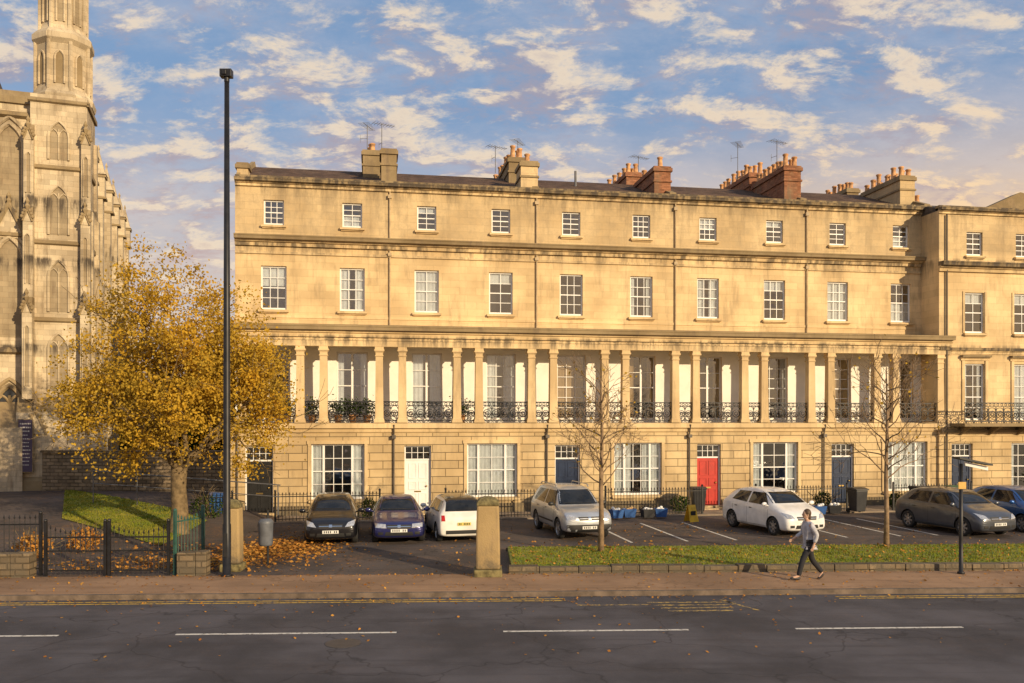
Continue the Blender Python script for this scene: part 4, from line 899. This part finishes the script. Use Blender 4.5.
def wbin(u,v,mat,lab,rz=0,s=1):
    t=thing('wheelie_bin',lab,'bin',T(u,v,.16),TH+rz,'wheeled rubbish bins'); t.scale=(s,)*3
    mb=MB(); b=[(-.22,-.25),(.22,-.25),(.22,.25),(-.22,.25)]; c=[(-.28,-.34),(.28,-.34),(.28,.34),(-.28,.34)]
    mb.v=[(x,y,.08) for x,y in b]+[(x,y,.98) for x,y in c]; mb.f=[(3,2,1,0),(0,1,5,4),(1,2,6,5),(2,3,7,6),(3,0,4,7),(4,5,6,7)]; mb.m=[0]*6; mb.obj('bin_body',t,mat,bevel=.03)
    mb=MB(); mb.prism([(-.38,.985),(-.38,1.03),(-.1,1.09),(.34,1.07),(.34,.985)],-.31,.31); mb.obj('lid',t,mat,bevel=.015)
    mb=MB(); mb.tube([(-.22,.40,.98),(.22,.40,.98)],.018,6); mb.obj('handle',t,mat)
    for sx in(-1,1):
        mb=MB(); mb.tube([(sx*.25,.24,.10),(sx*.30,.24,.10)],.10,12); mb.obj('wheel',t,m_rub)
m_binb=M('black_bin_plastic',(.03,.03,.032),.45); m_binbl=M('blue_bin_plastic',(.03,.10,.30),.45); m_bing=M('green_bin_plastic',(.03,.10,.04),.45)
for u,v,m_,l in((-.3,2.3,m_binbl,'blue wheeled bin standing by dark doorway'),(13.5,2.6,m_binb,'black wheeled bin standing against house front'),(19.5,2.6,m_binb,'black wheeled bin standing against house front'),(26.0,4.1,m_binb,'black wheeled bin standing on forecourt edge'),(29.1,3.8,m_binb,'black wheeled bin standing on forecourt edge'),(29.9,3.9,m_binb,'black wheeled bin standing on forecourt edge'),(30.7,3.8,m_bing,'dark green wheeled bin standing on forecourt edge')):
    wbin(u,v,m_,l,random.uniform(-.2,.2))
def rbox(u,v,mat,lab,full):
    t=thing('recycling_box',lab,'box',T(u,v,.16),TH+random.uniform(-.3,.3),'recycling boxes'); mb=MB()
    b=.20;c=.26; mb.v=[(-b,-.15,0),(b,-.15,0),(b,.15,0),(-b,.15,0),(-c,-.2,.34),(c,-.2,.34),(c,.2,.34),(-c,.2,.34),(-c+.03,-.17,.34),(c-.03,-.17,.34),(c-.03,.17,.34),(-c+.03,.17,.34),(-b+.03,-.12,.05),(b-.03,-.12,.05),(b-.03,.12,.05),(-b+.03,.12,.05)]
    mb.f=[(3,2,1,0),(0,1,5,4),(1,2,6,5),(2,3,7,6),(3,0,4,7),(4,5,9,8),(5,6,10,9),(6,7,11,10),(7,4,8,11),(8,9,13,12),(9,10,14,13),(10,11,15,14),(11,8,12,15),(12,13,14,15)]; mb.m=[0]*14; mb.obj('box_body',t,mat)
    mb=MB()
    for i in range(6): mb.ell((random.uniform(-.14,.14),random.uniform(-.1,.1),.28+random.uniform(0,.12)),(.07,.06,.06),8,6)
    mb.obj('contents',t,full)
for u,v,m_,f_ in((15.4,4.2,m_binbl,m_white),(16.0,4.0,m_binbl,m_drape),(16.7,4.2,m_binb,m_white),(17.3,4.1,m_binbl,m_cloth),(24.2,4.2,m_binbl,m_white),(25.0,4.0,m_binb,m_white)):
    rbox(u,v,m_,'open plastic recycling box filled with household waste',f_)
t=thing('folding_sign','yellow folding floor sign standing on the forecourt','sign',T(18.1,5.4,.106),TH+.3); mb=MB()
for s in(-1,1): mb.q([(-.22,s*.2,0),(.22,s*.2,0),(.18,s*.02,.65),(-.18,s*.02,.65)])
mb.obj('board',t,M('sign_yellow',(.7,.42,.02),.5)); mb=MB(); mb.box(-.12,.12,-.13,-.12,.22,.42); mb.obj('print',t,m_ink)
t=thing('litter_bin','grey post-mounted litter bin beside the gate pillar','bin',(-6.75,23.3,.11)); mb=MB(); mb.lathe([(.17,.55),(.19,.6),(.2,1.15),(.21,1.2),(.15,1.28)],n=16); mb.obj('bin_body',t,M('bin_grey',(.12,.13,.15),.5),True); mb=MB(); mb.tube([(0,.2,0),(0,.2,1.5)],.035,8); mb.obj('post',t,m_iron)
t=thing('bus_stop_post','black bus stop pole with tilted flat panel on top','bus stop',(11.62,22.0,.12),RH)
mb=MB(); mb.lathe([(.09,0),(.09,.05),(.055,.07),(.05,.9),(.045,2.85)],n=12); mb.obj('pole',t,m_iron,True)
mb=MB(); mb.v=[(-.12,-.16,2.98),(.75,-.16,2.80),(.75,.2,2.80),(-.12,.2,2.98)]; mb.v+=[(x,y,z+.05) for x,y,z in mb.v]; mb.f=[(3,2,1,0),(4,5,6,7),(0,1,5,4),(1,2,6,5),(2,3,7,6),(3,0,4,7)]; mb.m=[0]*6; mb.obj('solar_panel',t,m_plast)
mb=MB(); mb.v=[(.1,-.03,2.80),(.70,-.03,2.67),(.70,.03,2.67),(.1,.03,2.80)]; mb.v+=[(x,y,z+.10) for x,y,z in mb.v]; mb.f=[(3,2,1,0),(4,5,6,7),(0,1,5,4),(1,2,6,5),(2,3,7,6),(3,0,4,7)]; mb.m=[0]*6; mb.obj('display',t,m_white)
mb=MB(); mb.box(-.1,.1,-.065,-.052,2.2,2.38); mb.obj('route_plate',t,M('sign_amber',(.6,.36,.08),.4))
# ------------------------------------------------------------ person walking
PX=7.40;PY=21.15
pt=thing('person','person in light grey jacket and black trousers walking along pavement','person',(PX,PY,.12),R(2))
def skin(name,vs,es,mat,parent,lv=2,root=0):
    me=bpy.data.meshes.new(name); me.from_pydata([v[:3] for v in vs],es,[]); o=bpy.data.objects.new(name,me); COL.objects.link(o)
    s=o.modifiers.new('skin','SKIN'); s.use_smooth_shade=True
    for i,v in enumerate(vs):
        d=me.skin_vertices[0].data[i]; r=v[3]; d.radius=(r,v[4] if len(v)>4 else r); d.use_root=(i==root)
    u=o.modifiers.new('sub','SUBSURF'); u.levels=lv; u.render_levels=lv
    dg=bpy.context.evaluated_depsgraph_get(); dg.update(); m2=bpy.data.meshes.new_from_object(o.evaluated_get(dg)); bpy.data.objects.remove(o)
    m2.materials.clear(); m2.materials.append(mat); m2.polygons.foreach_set('use_smooth',[True]*len(m2.polygons)); m2.name=name
    return mk(name,m2,parent)
m_skin=M('skin',(.55,.34,.23),.5,var=.06); m_jac=M('grey_jacket',(.42,.42,.45),.85,var=.25,scale=9); m_trou=M('black_trousers',(.018,.018,.022),.85); m_hair=M('brown_hair',(.07,.04,.022),.6,var=.3,scale=30); m_shoe=M('dark_shoe',(.03,.025,.025),.5)
J=dict(pel=(0,0,.94),waist=(-.01,0,1.08),chest=(-.03,0,1.28),neck0=(-.04,0,1.45),neck=(-.06,0,1.53),
 hL=(-.01,-.09,.90),kL=(-.20,-.09,.53),aL=(-.31,-.09,.11),tL=(-.47,-.10,.07),
 hR=(.01,.09,.90),kR=(.10,.09,.49),aR=(.36,.09,.17),tR=(.27,.09,.03),
 sL=(-.03,-.19,1.40),eL=(.10,-.24,1.14),wL=(.02,-.24,.91),sR=(-.04,.19,1.40),eR=(-.09,.24,1.14),wR=(-.29,.22,1.02))
def body():
    vs=[];es=[];idx={}
    def add(n,p,r,par=None,r2=None):
        idx[n]=len(vs); vs.append((*p,r,r2 or r))
        if par: es.append((idx[par],idx[n]))
    add('pel',J['pel'],.125);add('waist',J['waist'],.115,'pel');add('chest',J['chest'],.135,'waist');add('neck0',J['neck0'],.07,'chest');add('neck',J['neck'],.055,'neck0')
    for s in'LR':
        add('h'+s,J['h'+s],.085,'pel');add('k'+s,J['k'+s],.055,'h'+s);add('a'+s,J['a'+s],.038,'k'+s);add('t'+s,J['t'+s],.035,'a'+s)
        add('s'+s,J['s'+s],.055,'chest');add('e'+s,J['e'+s],.042,'s'+s);add('w'+s,J['w'+s],.028,'e'+s)
        w=Vector(J['w'+s]); d=(w-Vector(J['e'+s])).normalized(); pl=w+d*.07; add('p'+s,pl,.03,'w'+s,.02)
        sd_=Vector((0,1,0)).cross(d).normalized()
        for i,(o,l) in enumerate(((-.026,.075),(-.009,.085),(.009,.08),(.026,.062))):
            q=pl+sd_*o+d*.02; add(f'f{s}{i}',q+d*l*.5,.009,'p'+s); add(f'g{s}{i}',q+d*l*.85+Vector((-.012,0,-.01)),.008,f'f{s}{i}')
        q=w+d*.03-sd_*.035; add('th'+s,q+d*.02,.010,'p'+s); add('ti'+s,q+d*.05-sd_*.01,.009,'th'+s)
    return vs,es
vs,es=body(); bd=skin('body',vs,es,m_skin,pt)
hm=MB(); c0=Vector((-.075,0,1.635))
hm.ell(c0,(.095,.075,.118),20,14); hm.ell(c0+Vector((-.035,0,-.06)),(.058,.05,.05),12,8); hm.ell(c0+Vector((-.098,0,-.015)),(.020,.013,.022),8,6)
for s in(-1,1): hm.ell(c0+Vector((.01,s*.076,-.01)),(.018,.010,.03),8,6)
hm.tube([c0+Vector((-.02,0,-.08)),c0+Vector((.02,0,-.14))],[.05,.055],10)
for s in(-1,1): hm.ell(c0+Vector((-.084,s*.030,.010)),(.010,.012,.009),8,6,1)
hm.ell(c0+Vector((-.090,0,-.062)),(.008,.022,.007),8,6,2)
hme=hm.mesh('head',[m_skin,m_ink,M('lips',(.4,.16,.12),.5)],True)
bm_=bmesh.new(); bm_.from_mesh(bd.data); bm_.from_mesh(hme); bd.data.materials.append(m_ink); bd.data.materials.append(hme.materials[2]); bm_.to_mesh(bd.data); bm_.free()
hm=MB(); hm.ell(c0+Vector((.022,0,.028)),(.098,.088,.112),16,12); hm.ell(c0+Vector((.06,0,-.06)),(.055,.07,.09),12,8); hm.obj('hair',pt,m_hair,True)
g=J; add=lambda p,r,r2=None:(*p,r,r2 or r)
vs=[add(g['pel'],.15,.165),add((-.01,0,1.10),.15,.165),add((-.03,0,1.30),.16,.18),add((-.045,0,1.46),.085),add(g['sL'],.075),add(g['eL'],.062),add((.03,-.24,.945),.05),add(g['sR'],.075),add(g['eR'],.062),add((-.26,.222,1.04),.05),add((0,0,.86),.155,.17)]
skin('jacket',vs,[(0,1),(1,2),(2,3),(2,4),(4,5),(5,6),(2,7),(7,8),(8,9),(0,10)],m_jac,pt)
vs=[add((0,0,.93),.12,.14)]
es=[]
for s in'LR':
    b=len(vs); vs+=[add(g['h'+s],.10),add(g['k'+s],.075),add(g['a'+s],.062)]; es+=[(0,b),(b,b+1),(b+1,b+2)]
skin('trousers',vs,es,m_trou,pt)
for s in'LR':
    a=Vector(g['a'+s]); tt=Vector(g['t'+s]); d=(tt-a).normalized(); skin('shoe',[add(a-d*.05+Vector((0,0,-.05)),.045),add(a+d*.06+Vector((0,0,-.045)),.045),add(tt,.036),add(tt+d*.06,.028)],[(0,1),(1,2),(2,3)],m_shoe,pt)
# ------------------------------------------------------------ world
w=bpy.data.worlds.new('World'); sc.world=w; w.use_nodes=True; nt=w.node_tree; bg=nt.nodes['Background']
SA=R(42); SE=R(17)
sd=Vector((math.sin(SA)*math.cos(SE),-math.cos(SA)*math.cos(SE),math.sin(SE)))
sk=nt.nodes.new('ShaderNodeTexSky'); sk.sky_type='NISHITA'; sk.sun_disc=False; sk.sun_elevation=SE; sk.sun_rotation=math.atan2(sd.x,sd.y); sk.air_density=1.0; sk.dust_density=.6; sk.ozone_density=2
tc=nt.nodes.new('ShaderNodeTexCoord').outputs['Generated']; sp=nt.nodes.new('ShaderNodeSeparateXYZ'); L(nt,tc,sp.inputs[0])
X_,Y_,Z_=sp.outputs; zc=math_(nt,'MAXIMUM',Z_,.01); den=math_(nt,'ADD',zc,.28)
def cloud(dx,dy,scale,det=9,rough=.6,dist=.1,ys=1.4):
    a=math_(nt,'ADD',math_(nt,'DIVIDE',X_,den),dx); b=math_(nt,'ADD',math_(nt,'MULTIPLY',math_(nt,'DIVIDE',Y_,den),ys),dy); c=nt.nodes.new('ShaderNodeCombineXYZ'); L(nt,a,c.inputs[0]); L(nt,b,c.inputs[1]); c.inputs[2].default_value=3.7
    return noise(nt,c.outputs[0],scale,det,rough,dist)
n1=cloud(0,0,7.5,10,.66,.25); n2=cloud(.035,-.05,7.5,6,.58,.25); big=cloud(7,2.5,1.8,3); n3=cloud(1,1,24,6,.7,.3)
den_=math_(nt,'ADD',math_(nt,'ADD',math_(nt,'MULTIPLY',n1,.70),math_(nt,'MULTIPLY',big,.42)),math_(nt,'MULTIPLY',n3,.18))
mask=ramp(nt,den_,.605,.775); core=ramp(nt,den_,.72,.86)
veil=math_(nt,'MULTIPLY',ramp(nt,cloud(2,5,2.6,8,.68),.38,.66),.50)
lit=ramp(nt,math_(nt,'SUBTRACT',n1,n2),-.06,.09)
xr=ramp(nt,X_,-.20,.45); low=ramp(nt,Z_,.12,.38,1,0); vlow=ramp(nt,Z_,.14,.36,1,0)
def rgb(c):
    n=nt.nodes.new('ShaderNodeRGB'); n.outputs[0].default_value=(*c,1); return n.outputs[0]
horizon=mixc(nt,xr,rgb((7.0,6.1,5.7)),rgb((12.0,7.8,3.8)))
skyc=mixc(nt,math_(nt,'MULTIPLY',vlow,.90),mixc(nt,.7,sk.outputs[0],rgb((2.6,4.2,6.8))),horizon)
skyc=mixc(nt,veil,skyc,mixc(nt,low,rgb((5.4,5.6,6.6)),rgb((9.2,7.2,5.6))))
shade=mixc(nt,low,rgb((4.0,3.8,4.7)),rgb((6.2,4.5,4.2))); bright=mixc(nt,math_(nt,'MULTIPLY',xr,low),rgb((9.8,8.0,5.9)),rgb((11.8,7.8,3.8)))
cc_=mixc(nt,lit,shade,bright); cc_=mixc(nt,math_(nt,'MULTIPLY',core,.45),cc_,shade)
fin=mixc(nt,math_(nt,'MULTIPLY',mask,.92),skyc,cc_)
L(nt,fin,bg.inputs[0]); bg.inputs[1].default_value=.092
sl=bpy.data.lights.new('sun','SUN'); sl.energy=5.0; sl.angle=R(.5); sl.color=(1,.78,.49); so=bpy.data.objects.new('sun',sl); COL.objects.link(so); so.rotation_euler=(-sd).to_track_quat('-Z','Y').to_euler()
# ------------------------------------------------------------ camera
cd=bpy.data.cameras.new('camera'); cam=bpy.data.objects.new('camera',cd); COL.objects.link(cam); cam.location=(0,0,4.1); cam.rotation_euler=(math.pi/2,0,0)
cd.sensor_width=36; cd.lens=850/1024*36; cd.shift_y=(420-341.5)/1024; cd.clip_end=4000; cd.clip_start=.1
sc.camera=cam
sc.view_settings.view_transform='Standard'; sc.view_settings.look='None'; sc.view_settings.exposure=0
